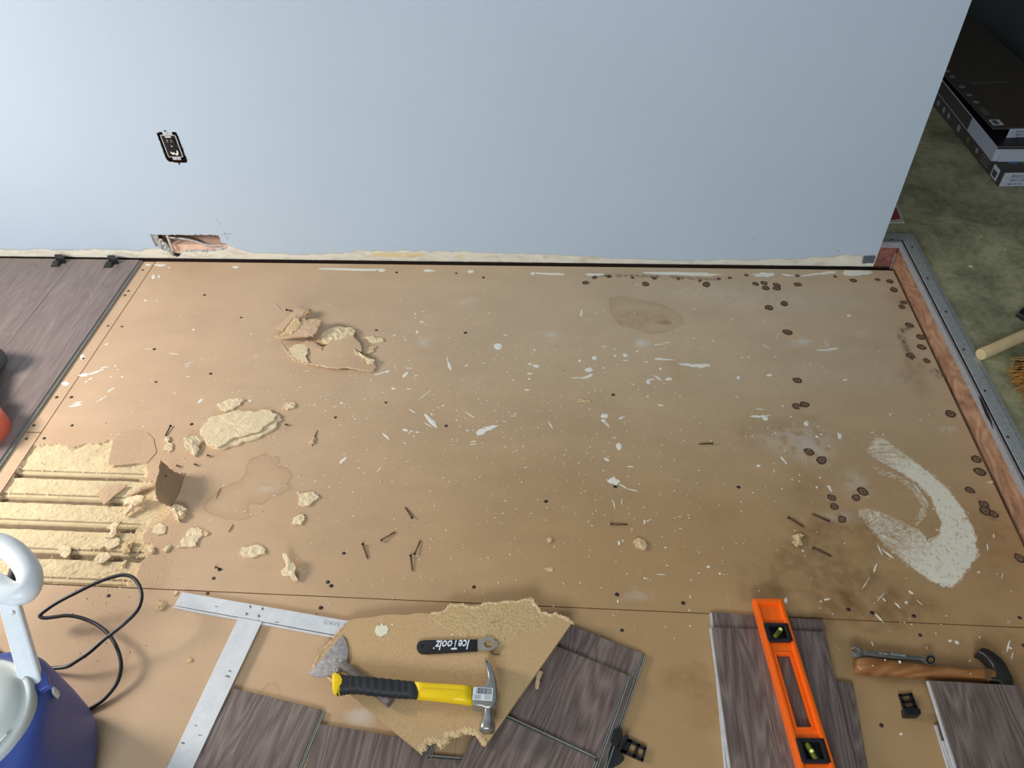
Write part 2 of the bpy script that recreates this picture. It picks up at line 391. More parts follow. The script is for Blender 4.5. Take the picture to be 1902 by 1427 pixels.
hazes = [(P(1480,815), .10, .06, .22), (P(1510,840), .05, .05, .2), (P(1192,638), .022, .02, .55), (P(1022,625), .022, .022, .45), (P(790,637), .025, .02, .3), (P(1492,634), .03, .012, .45), (P(1480,640), .05, .015, .2),
         (P(1536,640), .008, .03, .35), (P(1600,620), .02, .025, .2), (P(1590,655), .04, .02, .15), (P(1450,560), .3, .05, .13), (P(1300,540), .3, .05, .12), (P(870,560), .03, .03, .15), (P(670,1330), .03, .025, .35), (P(1763,800), .02, .02, .3),
         (P(1590,900), .04, .05, .2), (P(1560,960), .05, .02, .16), (P(498,905), .03, .02, .18), (P(1180,1105), .04, .02, .14), (P(1560,700),.4,.06,.06)]
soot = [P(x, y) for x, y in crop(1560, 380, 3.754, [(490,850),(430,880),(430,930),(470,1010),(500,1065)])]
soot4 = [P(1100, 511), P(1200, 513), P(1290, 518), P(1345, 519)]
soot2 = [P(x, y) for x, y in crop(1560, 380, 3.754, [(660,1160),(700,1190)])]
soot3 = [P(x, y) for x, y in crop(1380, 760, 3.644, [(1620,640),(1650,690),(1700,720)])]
base_c = lin((204, 171, 139)); base_w = lin((176, 141, 98)); base_f = lin((200, 175, 143))
def board_color(X, Y, ring=True):
    t = sm(.2, 1.7, X)[..., None]; q = sm(-1.15, -.25, Y+.12*(fbm(X*2, Y*3, 2)-.5))[..., None]
    C = base_c*(1-t)+(base_w*(1-q)+base_f*q)*t  # base tone graded rightward and towards the wall; some floor light painted in
    n = fbm(X*3, Y*9, 4); C = C*(0.94+.12*n)[..., None]
    n = fbm(X*14, Y*30, 3); C = C*(0.95+.1*n)[..., None]
    wx = X+.006*(fbm(X*60, Y*60, 3)-.5); wy = Y+.006*(fbm(X*60+9, Y*60, 3)-.5)
    def mul(m, k):
        nonlocal C
        C = C*(1-m[..., None]*(1-np.array(k)))
    for c, rx, ry, k, s in blotches:
        d = np.hypot((X-c[0])/rx, (Y-c[1])/ry)
        mm = sm(0, 1, 1.25-d+1.3*(fbm(X*16, Y*16, 4)-.5))*(.55+.75*sm(.25, .75, fbm(X*70+3, Y*70, 4))*1.0)
        mul(np.clip(mm*s*1.25, 0, 1), k)
    for pl, wd, a, ins in ((ring1, .0026, .62, .15), (ring2, .003, .5, .2), (ring3, .002, .7, .05)):
        d = dpoly(wx, wy, pl); i = inpoly(wx, wy, pl)
        mul(np.exp(-(d/wd)**2)*a*(.4+.8*fbm(X*40, Y*40, 2)), (.72, .62, .5)); mul(i*ins*sm(0, .02, .03-d)*1.0+i*ins*.5, (.7, .62, .52))
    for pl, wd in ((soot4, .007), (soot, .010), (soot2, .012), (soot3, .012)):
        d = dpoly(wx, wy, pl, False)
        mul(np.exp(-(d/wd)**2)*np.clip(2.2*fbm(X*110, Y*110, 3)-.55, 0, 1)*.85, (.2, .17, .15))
    white = lin((236, 227, 206)); grey = lin((214, 206, 192))
    for c, rx, ry, a in hazes:
        d = np.hypot((X-c[0])/rx, (Y-c[1])/ry)
        m = (np.clip(1.3-d, 0, 1)*min(.9, a*1.6)*sm(.3, .65, fbm(X*60+31, Y*60, 3)+.15*fbm(X*240, Y*240, 2)))[..., None]
        C = C*(1-m)+grey*m
    # the big brushed smear of paint
    if ring and X.max() > 1.9:
        rr = np.hypot(X-smc[0], Y-smc[1]); th = np.arctan2(Y-smc[1], X-smc[0])
        st = fbm(th*5, rr*420, 3); st2 = fbm(th*22, rr*160+8, 3)
        d = dpoly(wx, wy, smear); i = inpoly(wx+.016*(st-.5), wy+.014*(st2-.5), smear)
        # solid on the outer arc and at the bottom, dry-brushed on the lower left arm and at the top
        p1 = P(1380+1430/3.644, 760+700/3.644); p2 = P(1380+1500/3.644, 760+950/3.644); p3 = P(1380+1350/3.644, 760+1100/3.644); p0 = P(1380+1250/3.644, 760+480/3.644)
        ds = dpoly(X, Y, [p0, p1, p2, p3], False)
        solid = sm(.12, .02, ds)
        a = i*sm(0, .006, d+.002)*np.clip(.42+.62*solid+1.5*(st-.5)*(1-.7*solid)+.7*(st2-.5), 0, .97)
        # little scrapes in it
        a = a*(1-.5*(fbm(X*260, Y*140, 2) > .74))
        i2 = inpoly(wx, wy, smear_in); a = np.maximum(a, i2*np.clip(.25+1.6*(st-.5)+.8*(st2-.5), 0, .7))
        m = np.clip(a, 0, 1)[..., None]; C = C*(1-m)+white*m
    return np.clip(C, 0, 1)

# damaged corner: outline (photo plane -> floor plane)
dmg = cw(0, 780, 3.9625, [(232,188),(330,180),(430,176),(540,205),(640,172),(730,176),(800,150),(840,180),(830,330),(1000,318),(1075,325),(1080,430),(1000,450),(1150,462),(1160,590),(1250,640),(1225,715),(1150,760),(1060,830),(1055,880),(1130,930),(1090,985),(1045,1060),(1010,1120),(990,1190),(930,1226)])
dmg = [(0.0, dmg[0][1])]+[(q[0], q[1]) for q in dmg]+[(P(235, 1086)[0], BY0), (0.0, BY0)]
GR = [(-0.910, -0.936, P(267, 880)[0]), (-0.984, -1.012, P(240, 925)[0]), (-1.059, -1.087, P(257, 972)[0]), (-1.137, -1.166, P(270, 1026)[0]), (-1.212, -1.240, P(237, 1080)[0])]
def dmg_fields(X, Y):
    jx = .016*(fbm(X*45, Y*45, 4)-.5)+.004*(fbm(X*300, Y*300, 2)-.5); jy = .016*(fbm(X*45+50, Y*45, 4)-.5)+.004*(fbm(X*300+9, Y*300, 2)-.5)
    i = inpoly(X+jx, Y+jy, dmg) & (X > .0005) & (Y > BY0)
    # the peel is deeper towards the left
    ter = fbm((X+Y*.8)*22+2*fbm(X*10, Y*10, 2), (Y-X*.5)*48, 4)
    z = -0.0018-.0052*np.floor(ter*6)/6-.0016*fbm(X*150, Y*150, 3)
    z = z-.001*(fbm(X*400, Y*400, 2)-.5)
    g = np.zeros(X.shape, int)
    jag = .004*(fbm(X*120, Y*20, 3)-.5)
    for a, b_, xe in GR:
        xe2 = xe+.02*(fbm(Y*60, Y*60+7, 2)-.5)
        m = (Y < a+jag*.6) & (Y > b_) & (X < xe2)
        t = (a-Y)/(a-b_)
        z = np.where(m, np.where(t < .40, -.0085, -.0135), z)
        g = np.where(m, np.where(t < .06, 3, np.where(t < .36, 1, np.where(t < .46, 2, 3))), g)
    return i, z, g, ter
def z_main(X, Y):
    z = np.zeros(X.shape)+.0004*(fbm(X*2, Y*2, 2)-.5)
    return z
def z_dmg(X, Y):
    i, z, g, t = dmg_fields(X, Y); return np.where(i, z, 0.0)
def c_dmg(X, Y):
    C = board_color(X, Y); i, z, g, t = dmg_fields(X, Y)
    tc = lin((226, 203, 163)); tc2 = lin((204, 178, 136)); n = fbm(X*70, Y*70, 4)[..., None]
    T = tc*(.55+.5*n)+tc2*(.5-.5*n)+0; T = T*(.92+.16*fbm(X*30, Y*30, 3))[..., None]
    fr = fbm((X+Y*.8)*34+3*fbm(X*14, Y*14, 2), (Y-X*.55)*90, 4)*7; fr = np.abs(fr-np.round(fr)); T = T*(1-.34*np.exp(-(fr/.07)**2)*sm(.42, .6, fbm(X*25+4, Y*25, 2)))[..., None]
    # a paler fringe where the paper feathers out on the right
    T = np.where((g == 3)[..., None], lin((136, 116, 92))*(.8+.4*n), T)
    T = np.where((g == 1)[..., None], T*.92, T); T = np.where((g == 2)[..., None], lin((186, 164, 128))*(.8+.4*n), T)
    right = sm(.36, .48, X+.03*(fbm(X*40, Y*40, 3)-.5))[..., None]*(g == 0)[..., None]
    T = T*(1-.45*right)+lin((222, 186, 140))*.45*right
    ii = i[..., None]
    return np.where(ii, T, C)
DX1, DY1 = 0.52, -0.765
g1 = np.arange(0.0, BX1+.0015, .003); g2 = np.arange(BY0, BY1+.0015, .003)
def mask_main(cx, cy): return (cx < DX1) & (cy < DY1)
gx = np.concatenate([np.arange(0, DX1, .003), np.arange(DX1, BX1, .003), [BX1]]); gy = np.concatenate([np.arange(BY0, DY1, .003), np.arange(DY1, BY1, .003), [BY1]])
grid_obj('particle_board', gx, gy, z_main, board_color, m_board, None, mask=mask_main)
mb = bpy.data.objects['particle_board']; mb.parent = floor; mb.location = (0, 0, .02); mb['label'] = 'large sheet of brown particle board with the torn corner and white paint smear'
gx2 = np.append(np.arange(0.0, DX1-.001, .002), DX1); gy2 = np.append(np.arange(BY0, DY1-.001, .002), DY1)
m_torng = tintmat('torn_board_ground', rough=.85, fine=300, fam=.12, bump=.7, bscale=230, dist=.0012, spec=.15)
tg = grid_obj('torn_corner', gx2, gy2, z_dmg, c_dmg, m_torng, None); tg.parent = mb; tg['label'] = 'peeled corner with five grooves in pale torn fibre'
# edges of the sheet
V = []; F = []
def edge_strip(x0, y0, x1, y1, zt=0.0, zb=-.0195):
    k = len(V); V.extend([(x0, y0, zt), (x1, y1, zt), (x1, y1, zb), (x0, y0, zb)]); F.append((k, k+1, k+2, k+3))
edge_strip(0, BY1, BX1, BY1); edge_strip(BX1, BY1, BX1, BY0); edge_strip(BX1, BY0, .5, BY0); edge_strip(.5, BY0, 0, BY0, -.006); edge_strip(0, BY0, 0, -.77, -.006); edge_strip(0, -.77, 0, BY1)
ob = mk('board_edge', V, F, m_edge, mb)
def small_board(x0, x1, y0, y1, res=.005):
    gx = np.linspace(x0, x1, max(2, int((x1-x0)/res)+1)); gy = np.linspace(y0, y1, max(2, int((y1-y0)/res)+1))
    o = grid_obj('particle_board', gx, gy, lambda X, Y: np.zeros(X.shape), lambda X, Y: board_color(X, Y, False), m_board, None)
    o.parent = floor; o.location = (0, 0, .02)
    V.clear(); F.clear()
    edge_strip(x0, y1, x1, y1); edge_strip(x1, y1, x1, y0); edge_strip(x1, y0, x0, y0); edge_strip(x0, y0, x0, y1)
    mk('board_edge', V, F, m_edge, o); return o
small_board(-1.24, -.0025, -.786, -.012, .006)
small_board(-1.24, -.0025, -1.2335, -.7885, .006)
small_board(-.6, 1.215, -2.46, -1.2345, .005)
small_board(1.2155, 2.436, -2.46, -1.2345, .005)
small_board(-.6, 2.436, -4.0, -2.462, .02)
# the board touches the wall end at the right: a filler strip of the same sheet
bm_mk('board_edge', box_bm(2.12, 2.436, BY1, -.001, -.0195, .0002), m_board, mb)
a = bpy.data.objects[-1] if False else None

# nail heads and rust spots sunk in the boards
dots = crop(0,400,3.9625,[(1050,403),(945,557),(920,590),(795,815),(898,820),(612,1055),(1505,588),(1775,753),(1135,987),(1550,1167),(417,1340),(525,1340),(1148,1228)])
dots += crop(0,780,3.9625,[(250,42),(195,140),(325,137),(798,1295),(1527,1278),(1617,1103),(1572,1168),(530,42),(1410,33)])
dots += crop(250,840,4.423,[(1718,832),(1587,1070),(1615,1100)])
dots += crop(300,1060,3.8875,[(1150,270)])
dots += crop(600,640,3.17,[(725,480),(73,430),(370,343),(1720,838),(1312,925),(1708,297)])
dots += crop(1000,900,3.804,[(1413,20),(555,780),(1022,840)]); dots += crop(880,1080,3.9625,[(1090,362)])
dots += crop(1540,1120,4.649,[(165,60),(370,88),(730,115),(785,280),(1645,130),(450,1060),(1680,370)])
dots += crop(600,440,3.658,[(500,243),(905,248),(1090,278),(967,653),(362,635)])+[(880,1091)]
hv, hf = [], []
for k in range(12): hv.append((math.cos(k*math.pi/6), math.sin(k*math.pi/6), 0))
for k in range(12): hv.append((.8*math.cos(k*math.pi/6), .8*math.sin(k*math.pi/6), .25))
for k in range(8): hv.append((.3*math.cos(k*math.pi/4), .3*math.sin(k*math.pi/4), .05))
hf = [(k, (k+1) % 12, 12+(k+1) % 12, 12+k) for k in range(12)]+[tuple(range(12, 24))]
hm = mesh('nail_head', hv[:24], hf, m_nailhead, True)
for x, y in dots:
    p = P(x, y); r = random.uniform(.0040, .0054)
    put('nail_head', hm, floor, mat4=Matrix.Translation((p[0], p[1], .0203)) @ Matrix.Rotation(random.uniform(-.15, .15), 4, 'X') @ Matrix.Diagonal((r, r*.9, r*.8, 1)))
rusts = crop(1080,500,3.068,[(25,78),(75,48),(160,42),(365,85),(712,87),(782,55),(845,50),(940,35),(993,85),(1040,80),(1050,108),(1112,92),(1112,110),(1232,88),(1230,38),(1445,42),(1548,65),(1687,60),(1757,70),(1780,118),(1835,190),(1825,215),(1068,220),(1155,197),(1173,360),(1230,635),(1225,782),(1271,772),(1870,320),(1875,495)])
rusts += crop(1380,760,3.644,[(1405,33),(447,290),(533,346),(600,600),(618,660),(765,600),(812,560),(672,747),(1580,340),(1602,425),(1537,550),(1630,645),(1640,690),(1695,712),(1872,1010)])
rusts += crop(1560,380,3.754,[(605,1090),(565,925),(570,995)])+[(1105,512),(1130,514),(1175,516),(1215,517),(1260,518),(1300,522)]
big = {(1825,215),(993,85),(1271,772)}
def disc(r1, r0, n=16, z=.0):
    V = [(r1*math.cos(2*math.pi*k/n)*(1+.12*random.uniform(-1, 1)), r1*math.sin(2*math.pi*k/n)*(1+.12*random.uniform(-1, 1)), z) for k in range(n)]
    V += [(r0*math.cos(2*math.pi*k/n), r0*math.sin(2*math.pi*k/n), z+.0004) for k in range(n)]
    return V, [(k, (k+1) % n, n+(k+1) % n, n+k) for k in range(n)]+[tuple(range(n, 2*n))]
rms = []
for k in range(4):
    v1, f1 = disc(1, .86); me = mesh('rust_spot', v1, f1, m_rust); rms.append(me)
    me.materials.append(m_rust2)
    # lighter centre ring and dark pin
    b = bmesh.new(); b.from_mesh(me); tv = [b.verts.new((.66*math.cos(q*math.pi/5), .62*math.sin(q*math.pi/5), .0006)) for q in range(10)]
    fc = b.faces.new(tv); fc.material_index = 1
    tv = [b.verts.new((.24*math.cos(q*math.pi/3)+.1, .24*math.sin(q*math.pi/3), .0009)) for q in range(6)]; b.faces.new(tv)
    b.to_mesh(me); b.free()
for i, (x, y) in enumerate(rusts):
    p = P(x, y); r = random.uniform(.0105, .0150)*(.64 if i >= 48 or (y < 520) else 1)
    put('rust_spot', rms[i % 4], floor, mat4=Matrix.Translation((p[0], p[1], .0203)) @ Matrix.Rotation(random.uniform(0, 6), 4, 'Z') @ Matrix.Diagonal((r, r*.85, .3, 1)))

# dried white paint: individual blobs traced where they lie, plus fine speckle, one part of the floor
V = []; F = []
def blob(cx, cy, rx, ry, ang=0.0, n=12, jag=.22, z=.0009):
    k0 = len(V); ca, sa = math.cos(math.radians(ang)), math.sin(math.radians(ang)); c = P(cx, cy)
    V.append((c[0], c[1], z))
    for k in range(n):
        a = 2*math.pi*k/n; r = 1+random.uniform(-jag, jag)
        x = rx*math.cos(a)*r; y = ry*math.sin(a)*r; q = P(cx+x*ca-y*sa, cy+x*sa+y*ca); V.append((q[0], q[1], z-.0006 if False else .0004))
    for k in range(n): F.append((k0, k0+1+k, k0+1+(k+1) % n))
def blobs(ox, oy, s, L):
    for q in L:
        x, y, a, b_ = q[:4]; an = q[4] if len(q) > 4 else 0
        blob(ox+x/s, oy+y/s, a/s, b_/s, an, n=14 if max(a, b_) > 15 else 8, jag=.12 if max(a, b_) < 30 else .3)
blobs(600,640,3.17,[(1030,12,25,19),(1565,150,24,13,-5),(1510,97,10,8),(1597,80,15,14),(1720,68,8,6),(1780,65,14,11),(745,130,9,28,-20),(733,90,3,20,-5),(340,170,55,4,-17),(380,160,15,6,-20),(485,178,22,9,-45),(635,450,48,12,48),(612,425,22,8,45),(620,475,30,3,30),(485,505,18,8,10),(520,512,10,4,5),(555,517,12,5,5),(370,540,27,7,40),(120,682,30,8,-45),(985,490,40,12,-15),(930,515,28,18,-20),(960,505,45,9,-18),(870,418,34,4,32),(885,572,18,3,-10),(885,588,22,3,-5),(500,140,14,3),(1260,127,14,8,20),(1200,268,15,5),(1500,196,55,3,-2),(1560,190,25,5,-8),(1658,422,21,13),(1650,450,14,8,30),(1665,470,25,3,50),(1742,600,16,20),(1745,620,14,3),(1715,550,15,3,-5),(1710,805,36,22,25),(1765,835,30,4,30),(1820,857,35,3,12),(1670,678,18,8,30),(600,298,40,3,-38),(415,260,14,7),(505,262,16,3),(525,392,24,4,28),(707,360,13,3,-30),(1120,422,20,2),(1340,475,28,4,60),(335,732,10,4,-30),(850,507,8,5),(885,505,5,4),(787,447,5,5),(1070,455,14,2),(535,541,6,5),(915,322,5,5),(945,112,14,2),(845,122,10,3,-20),(1215,205,9,5),(1217,172,16,6),(1220,117,9,6),(1120,212,4,6),(1133,408,6,5),(1167,494,5,3),(1140,625,5,4),(110,345,10,6),(1810,720,20,4),(1750,432,16,3,-30),(640,412,5,10,-30),(1570,380,10,2),(1650,745,9,3,60),(548,185,10,4),(75,210,3,3)])
blobs(1080,500,3.068,[(75,508,15,11),(193,495,8,6),(250,490,13,10),(318,470,8,5),(450,568,9,6),(475,516,56,4,3),(440,512,25,5,3),(600,545,55,6,3),(665,550,40,12,2),(700,548,30,10,0),(370,528,8,5),(250,521,16,3),(42,575,22,11,-5),(25,620,30,3,-12),(50,605,18,6,-25),(498,627,20,9,-5),(435,620,26,5,35),(395,630,22,5,-10),(380,645,14,10,30),(893,619,10,11),(1070,605,17,7,-10),(1380,462,44,4,-2),(1430,457,34,6,-10),(1525,265,14,8),(1503,632,16,5,-10),(452,777,16,5,10),(130,837,21,13,-5),(125,865,14,8),(150,885,20,3,60),(1000,842,38,5,3),(1045,845,22,10,30),(1048,852,14,14),(1015,799,22,3,5),(1280,880,13,14),(1758,830,7,5),(1773,820,4,3),(1145,780,8,4),(230,850,20,3,-30),(378,727,7,5),(1120,372,5,4),(843,175,4,3),(315,88,6,4),(585,27,190,11,1),(1045,33,72,13,1),(1310,32,60,5,-8),(1400,22,55,8,-6),(1180,35,35,5,5),(1560,22,75,15,1),(1630,20,28,10),(640,395,12,2),(440,430,30,3,-5),(485,420,22,2),(1050,440,28,2,35),(1700,470,4,4),(885,730,12,2,50),(750,408,5,5),(918,503,4,4),(953,503,7,4),(1105,500,8,3,40),(1150,782,5,4),(30,290,4,4),(120,443,10,3,30),(135,440,8,3,50),(190,457,12,2,-5),(127,563,8,5),(292,657,16,2,15),(322,685,5,3),(80,692,5,4),(110,692,5,3),(42,705,4,4)])
blobs(600,440,3.658,[(210,223,218,9,1),(400,228,25,11),(712,232,32,10),(750,233,20,4),(1003,238,22,12),(1550,253,125,8,2),(1425,250,14,12),(1850,258,55,9,2),(1188,745,28,18),(670,578,12,7),(627,524,10,5),(640,648,9,12),(1755,520,8,25,10),(1845,825,17,13),(1745,843,11,8),(682,510,12,3),(630,550,6,3),(485,670,14,3),(560,700,10,4),(1240,670,18,3,15),(1437,770,7,7),(1440,880,18,7,30),(1455,880,10,12,-20),(1400,865,10,5,20),(700,544,5,3),(1090,860,12,2),(970,878,8,4,-30),(595,893,15,3,-8)])
blobs(0,400,3.9625,[(690,1160,80,7,-18),(620,1175,34,14,-10),(770,1120,40,4,-12),(605,1045,16,20,30),(480,1240,28,15),(560,1400,46,8,-15),(570,1380,42,6,-15),(820,1285,36,5,-30),(755,1350,50,4,-30),(1475,1368,25,9,-38),(1840,1365,13,9),(1070,628,11,7),(1735,383,25,9),(1245,385,9,6),(1130,455,14,17,20),(1170,452,8,14,30),(1180,368,45,9),(1090,365,18,8),(785,950,17,5,-20),(1390,1090,35,3,-20),(1385,1110,25,3,-20),(1275,1020,42,3,8),(1155,630,9,4,30),(665,1205,18,5,-25),(635,1225,14,5,-20),(535,1405,30,5,-10),(1090,985,30,2,5),(1385,1188,14,4),(1285,1312,10,4),(1425,843,11,8),(1850,875,7,5),(850,1110,6,10),(900,1190,10,6),(820,1190,8,5)])
blobs(1380,760,3.644,[(120,50,60,6,-5),(150,62,22,16,40),(80,48,28,6),(430,100,14,16),(655,185,14,18),(645,170,5,16),(270,340,24,7,45),(290,365,8,8),(105,385,16,9),(590,540,8,24,-28),(580,525,10,8),(500,530,8,9),(570,1288,24,5,-8),(560,1292,10,7),(1137,1243,20,8,35),(895,1075,7,36,18),(985,985,54,6,38),(925,950,5,38,-22),(1655,935,5,26,-3),(955,1292,18,5,50),(1045,1328,24,6,42),(1105,1310,11,10),(830,1185,4,46,32),(935,1270,3,40,42),(1195,1310,28,3,42),(290,1297,12,16),(405,960,9,6),(1697,860,5,16,-10),(1595,1105,10,8),(500,188,12,8),(583,252,6,5),(220,163,6,6),(325,52,8,4,-30),(507,120,6,5),(530,172,7,7),(425,325,4,4),(520,465,9,5,50),(210,420,4,14,-25),(995,37,9,5),(875,158,9,5),(950,174,6,5),(63,185,6,5),(20,185,5,5),(1755,1130,3,22,12),(1815,1235,8,3,-40),(1720,1118,7,3,50),(1000,388,30,3,25),(1060,418,40,3,28),(940,355,40,3,26),(1180,540,50,4,52),(1230,610,35,3,58)])
blobs(1540,1120,4.649,[(1045,330,18,12,-10),(1103,343,22,14,25),(1215,503,12,9),(1545,380,8,60,14),(1560,390,26,8,20),(1580,460,5,34,12),(375,357,6,24,-28),(415,120,4,60,-42),(590,22,6,34,-42),(620,1135,14,12),(1300,298,8,10),(315,195,3,3),(650,170,10,4,35),(965,188,8,5,35),(30,98,7,6),(393,3,9,4),(845,390,5,18,-35),(1500,430,4,10),(1550,160,16,2,10),(1550,175,14,2,15),(1235,410,4,3),(1035,415,5,3),(520,243,4,4)])
blobs(1000,900,3.804,[(537,150,4,28,-10),(525,120,8,5),(590,125,3,22),(355,262,6,5),(403,112,5,4),(750,265,6,16),(898,447,10,6),(570,415,8,18),(597,400,5,10),(870,638,34,3,3),(750,663,6,9),(765,668,12,3),(790,676,4,4),(1200,583,13,9),(1133,627,9,4),(1283,632,10,8),(1310,638,5,4),(1073,795,5,11),(1002,228,6,5),(962,237,5,4),(1003,313,10,3),(1433,123,6,5),(1585,420,3,3),(875,370,5,5),(1035,438,3,3),(562,828,6,14),(1345,850,3,3),(1065,890,5,8),(1750,820,8,22),(780,255,20,3,-30)])
for k in range(1500):      # fine speckle, thickest across the middle
    while True:
        x = random.gauss(1.15, .55); y = random.gauss(-.62, .26)
        if 0.05 < x < 2.4 and -1.2 < y < -.03: break
    if inpoly(np.array([x]), np.array([y]), dmg)[0]: continue
    r = random.choice([.0007, .0009, .0012, .0016]) * random.uniform(.7, 1.3); k0 = len(V); e = random.uniform(1, 2.2); a0 = random.gauss(0, .4)
    for q in range(5):
        a = q*2*math.pi/5; dx, dy = r*e*math.cos(a), r*math.sin(a); V.append((x+dx*math.cos(a0)-dy*math.sin(a0), y+dx*math.sin(a0)+dy*math.cos(a0), .0006))
    F.append(tuple(range(k0, k0+5)))
mk('paint_spatter', V, F, m_paint, floor, kind='stuff')

# ------------------------------------------------------------------ STRUCTURE: back wall
wall = put('wall_back', None, kind='structure')
hole = [PY(x, y) for x, y in crop(260, 400, 10.567, [(205,375),(240,385),(1540,392),(1560,440),(1600,460),(1570,490),(1600,540),(1690,555),(1735,620),(1700,680),(1560,705),(1330,735),(1100,725),(870,735),(800,800),(730,835),(640,800),(560,720),(440,690),(420,640),(290,600),(285,560),(250,480)])]
hole = [(q[0], q[2]) for q in hole]
holeo = [(q[0], q[2]) for q in [PY(x, y) for x, y in crop(240, 200, 5.096, [(262,238),(325,228),(340,212),(358,228),(440,228),(460,262),(552,505),(540,522),(480,520),(475,545),(462,520),(385,515),(350,490),(262,250)])]]
def jagxy(X, Y):
    return X+.004*(fbm(X*160, Y*160, 3)-.5), Y+.004*(fbm(X*160+30, Y*160, 3)-.5)
def wallmask(cx, cz):
    x, y = jagxy(cx, cz); return inpoly(x, y, hole)
wc = lin((187, 202, 216)); cream = lin((226, 220, 202)); yel = lin((226, 202, 146)); brn = lin((184, 168, 148))
topline = [(-1.6, .030), (-.30, .036), (-.2, .042), (-.05, .034), (0, .045), (.15, .05), (.27, .06), (.33, .035), (.5, .028), (.62, .033), (.7, .045), (.9, .047), (1.1, .045), (1.35, .040), (1.5, .030), (1.7, .022), (1.95, .026), (2.15, .034), (2.3, .05), (2.4, .05)]
tx, tz = zip(*topline)
def wallcol(X, Z):
    C = np.ones(X.shape+(3,))*wc
    C = C*(1-.02*(fbm(X*3, Z*3, 3)[..., None]))
    lim = np.interp(X, tx, tz)+.012*(fbm(X*40, Z*40, 4)-.5)
    m = sm(.0012, -.0012, Z-lim)[..., None]
    n = fbm(X*22, Z*60, 4)[..., None]; cr = cream*(.88+.24*n)
    wband = sm(.006, .012, Z+.004*(fbm(X*30, Z*90, 3)-.5))[..., None]
    cr = cr*(.88+.12*wband)
    xx = X+.03*(fbm(X*20, Z*60, 3)-.5)
    for x0, x1, z0, z1 in ((.745, .93, .018, .040), (1.02, 1.06, .020, .034), (.35, .37, .03, .036)):
        mm = (sm(x0, x0+.01, xx)*sm(x1, x1-.01, xx)*sm(z0, z0+.004, Z+.006*(fbm(X*60, Z*60, 3)-.5))*sm(z1, z1-.004, Z))[..., None]
        cr = cr*(1-mm*.8)+yel*mm*.8
    mm = (sm(.62, .68, fbm(X*24+7, Z*80, 3)))[..., None]*.35; cr = cr*(1-mm)+brn*mm
    mm = (np.abs(fbm(X*16+3, Z*70+9, 3)-.5) < .018)[..., None]*.6; cr = cr*(1-mm)+lin((238, 234, 226))*mm
    C = C*(1-m)+cr*m
    # exposed corner bead
    mm = (sm(2.335, 2.343, X+.1*Z)*sm(.016, .021, Z+.006*(fbm(X*90, Z*90, 2)-.5))*sm(.050, .046, Z))[..., None]
    C = C*(1-mm)+lin((92, 98, 104))*mm
    # pencil scuffs right of the hole
    for (x0, z0, x1, z1, wd) in ((.262, .165, .268, .142, .0006), (.273, .112, .276, .085, .0008), (.258, .106, .30, .109, .0006)):
        L = dpoly(X, Z, [(x0, z0), (x1, z1)], False); a = np.exp(-(L/(wd*1.6))**2)[..., None]*.55; C = C*(1-a)+lin((70, 72, 76))*a
    for x0, z0 in ((2.252, .065), (1.98, .105)):
        a = (np.hypot(X-x0, Z-z0) < .0026)[..., None]*.6; C = C*(1-a)+lin((80, 84, 90))*a
    return np.clip(C, 0, 1)
def wally(X, Z):
    lim = np.interp(X, tx, tz)+.012*(fbm(X*40, Z*40, 4)-.5)
    m = sm(.001, -.001, Z-lim)
    return m*(.0012+.0016*np.floor(fbm(X*30, Z*60, 3)*4)/4)-.0006*sm(.5, .8, fbm(X*14, Z*14, 3))*0
WZ0 = .0055
xs = np.append(np.arange(WX, 2.372, .003), 2.376); zs = np.append(np.arange(WZ0, .18, .0025), .18)
wl = grid_obj('drywall', xs, zs, wally, wallcol, m_wall, None, mask=wallmask, vertical=True); wl.parent = wall
wl['label'] = 'bare plaster edge and torn opening along the wall foot'
# broken sides of the opening, 13 mm deep
b = bmesh.new(); b.from_mesh(wl.data)
be = [e for e in b.edges if len(e.link_faces) == 1]
def keep(e):
    for v in e.verts:
        if v.co.x < -.03 or v.co.x > .35 or v.co.z < WZ0+.0005 or v.co.z > .175: return False
    return True
be = [e for e in be if keep(e)]
geo = bmesh.ops.extrude_edge_only(b, edges=be)
for el in geo['geom']:
    if isinstance(el, bmesh.types.BMVert):
        zz = el.co.z; el.co.y += .014
        if zz < .075: el.co.z += random.uniform(-.002, .004); el.co.x += random.uniform(-.003, .003)
b.to_mesh(wl.data); b.free(); wl.data.materials.append(m_gyp)
nv = len(wl.data.polygons); npoly = (len(xs)-1)*(len(zs)-1)
for p in wl.data.polygons:
    if abs(p.normal.y) < .5 and -.03 < p.center.x < .35 and p.center.y > .003: p.material_index = 1
# upper wall with the outlet opening
ox0, ox1 = min(q[0] for q in holeo), max(q[0] for q in holeo); oz0, oz1 = min(q[1] for q in holeo), max(q[1] for q in holeo)
xs = np.unique(np.concatenate([np.arange(WX, .10, .04), np.arange(.10, .32, .0025), np.arange(.32, 2.376, .04), [2.376]])); zs = np.unique(np.concatenate([[.18], np.arange(.2, .33, .04), np.arange(.33, .50, .0025), np.arange(.5, 2.44, .04), [2.44]]))
wu = grid_obj('drywall', xs, zs, lambda X, Z: np.zeros(X.shape), lambda X, Z: np.ones(X.shape+(3,))*wc*(1-.02*fbm(X*3, Z*3, 3)[..., None]), m_wall, None, mask=lambda a, c: inpoly(a+.001*np.sin(c*900), c, holeo), vertical=True); wu.parent = wall
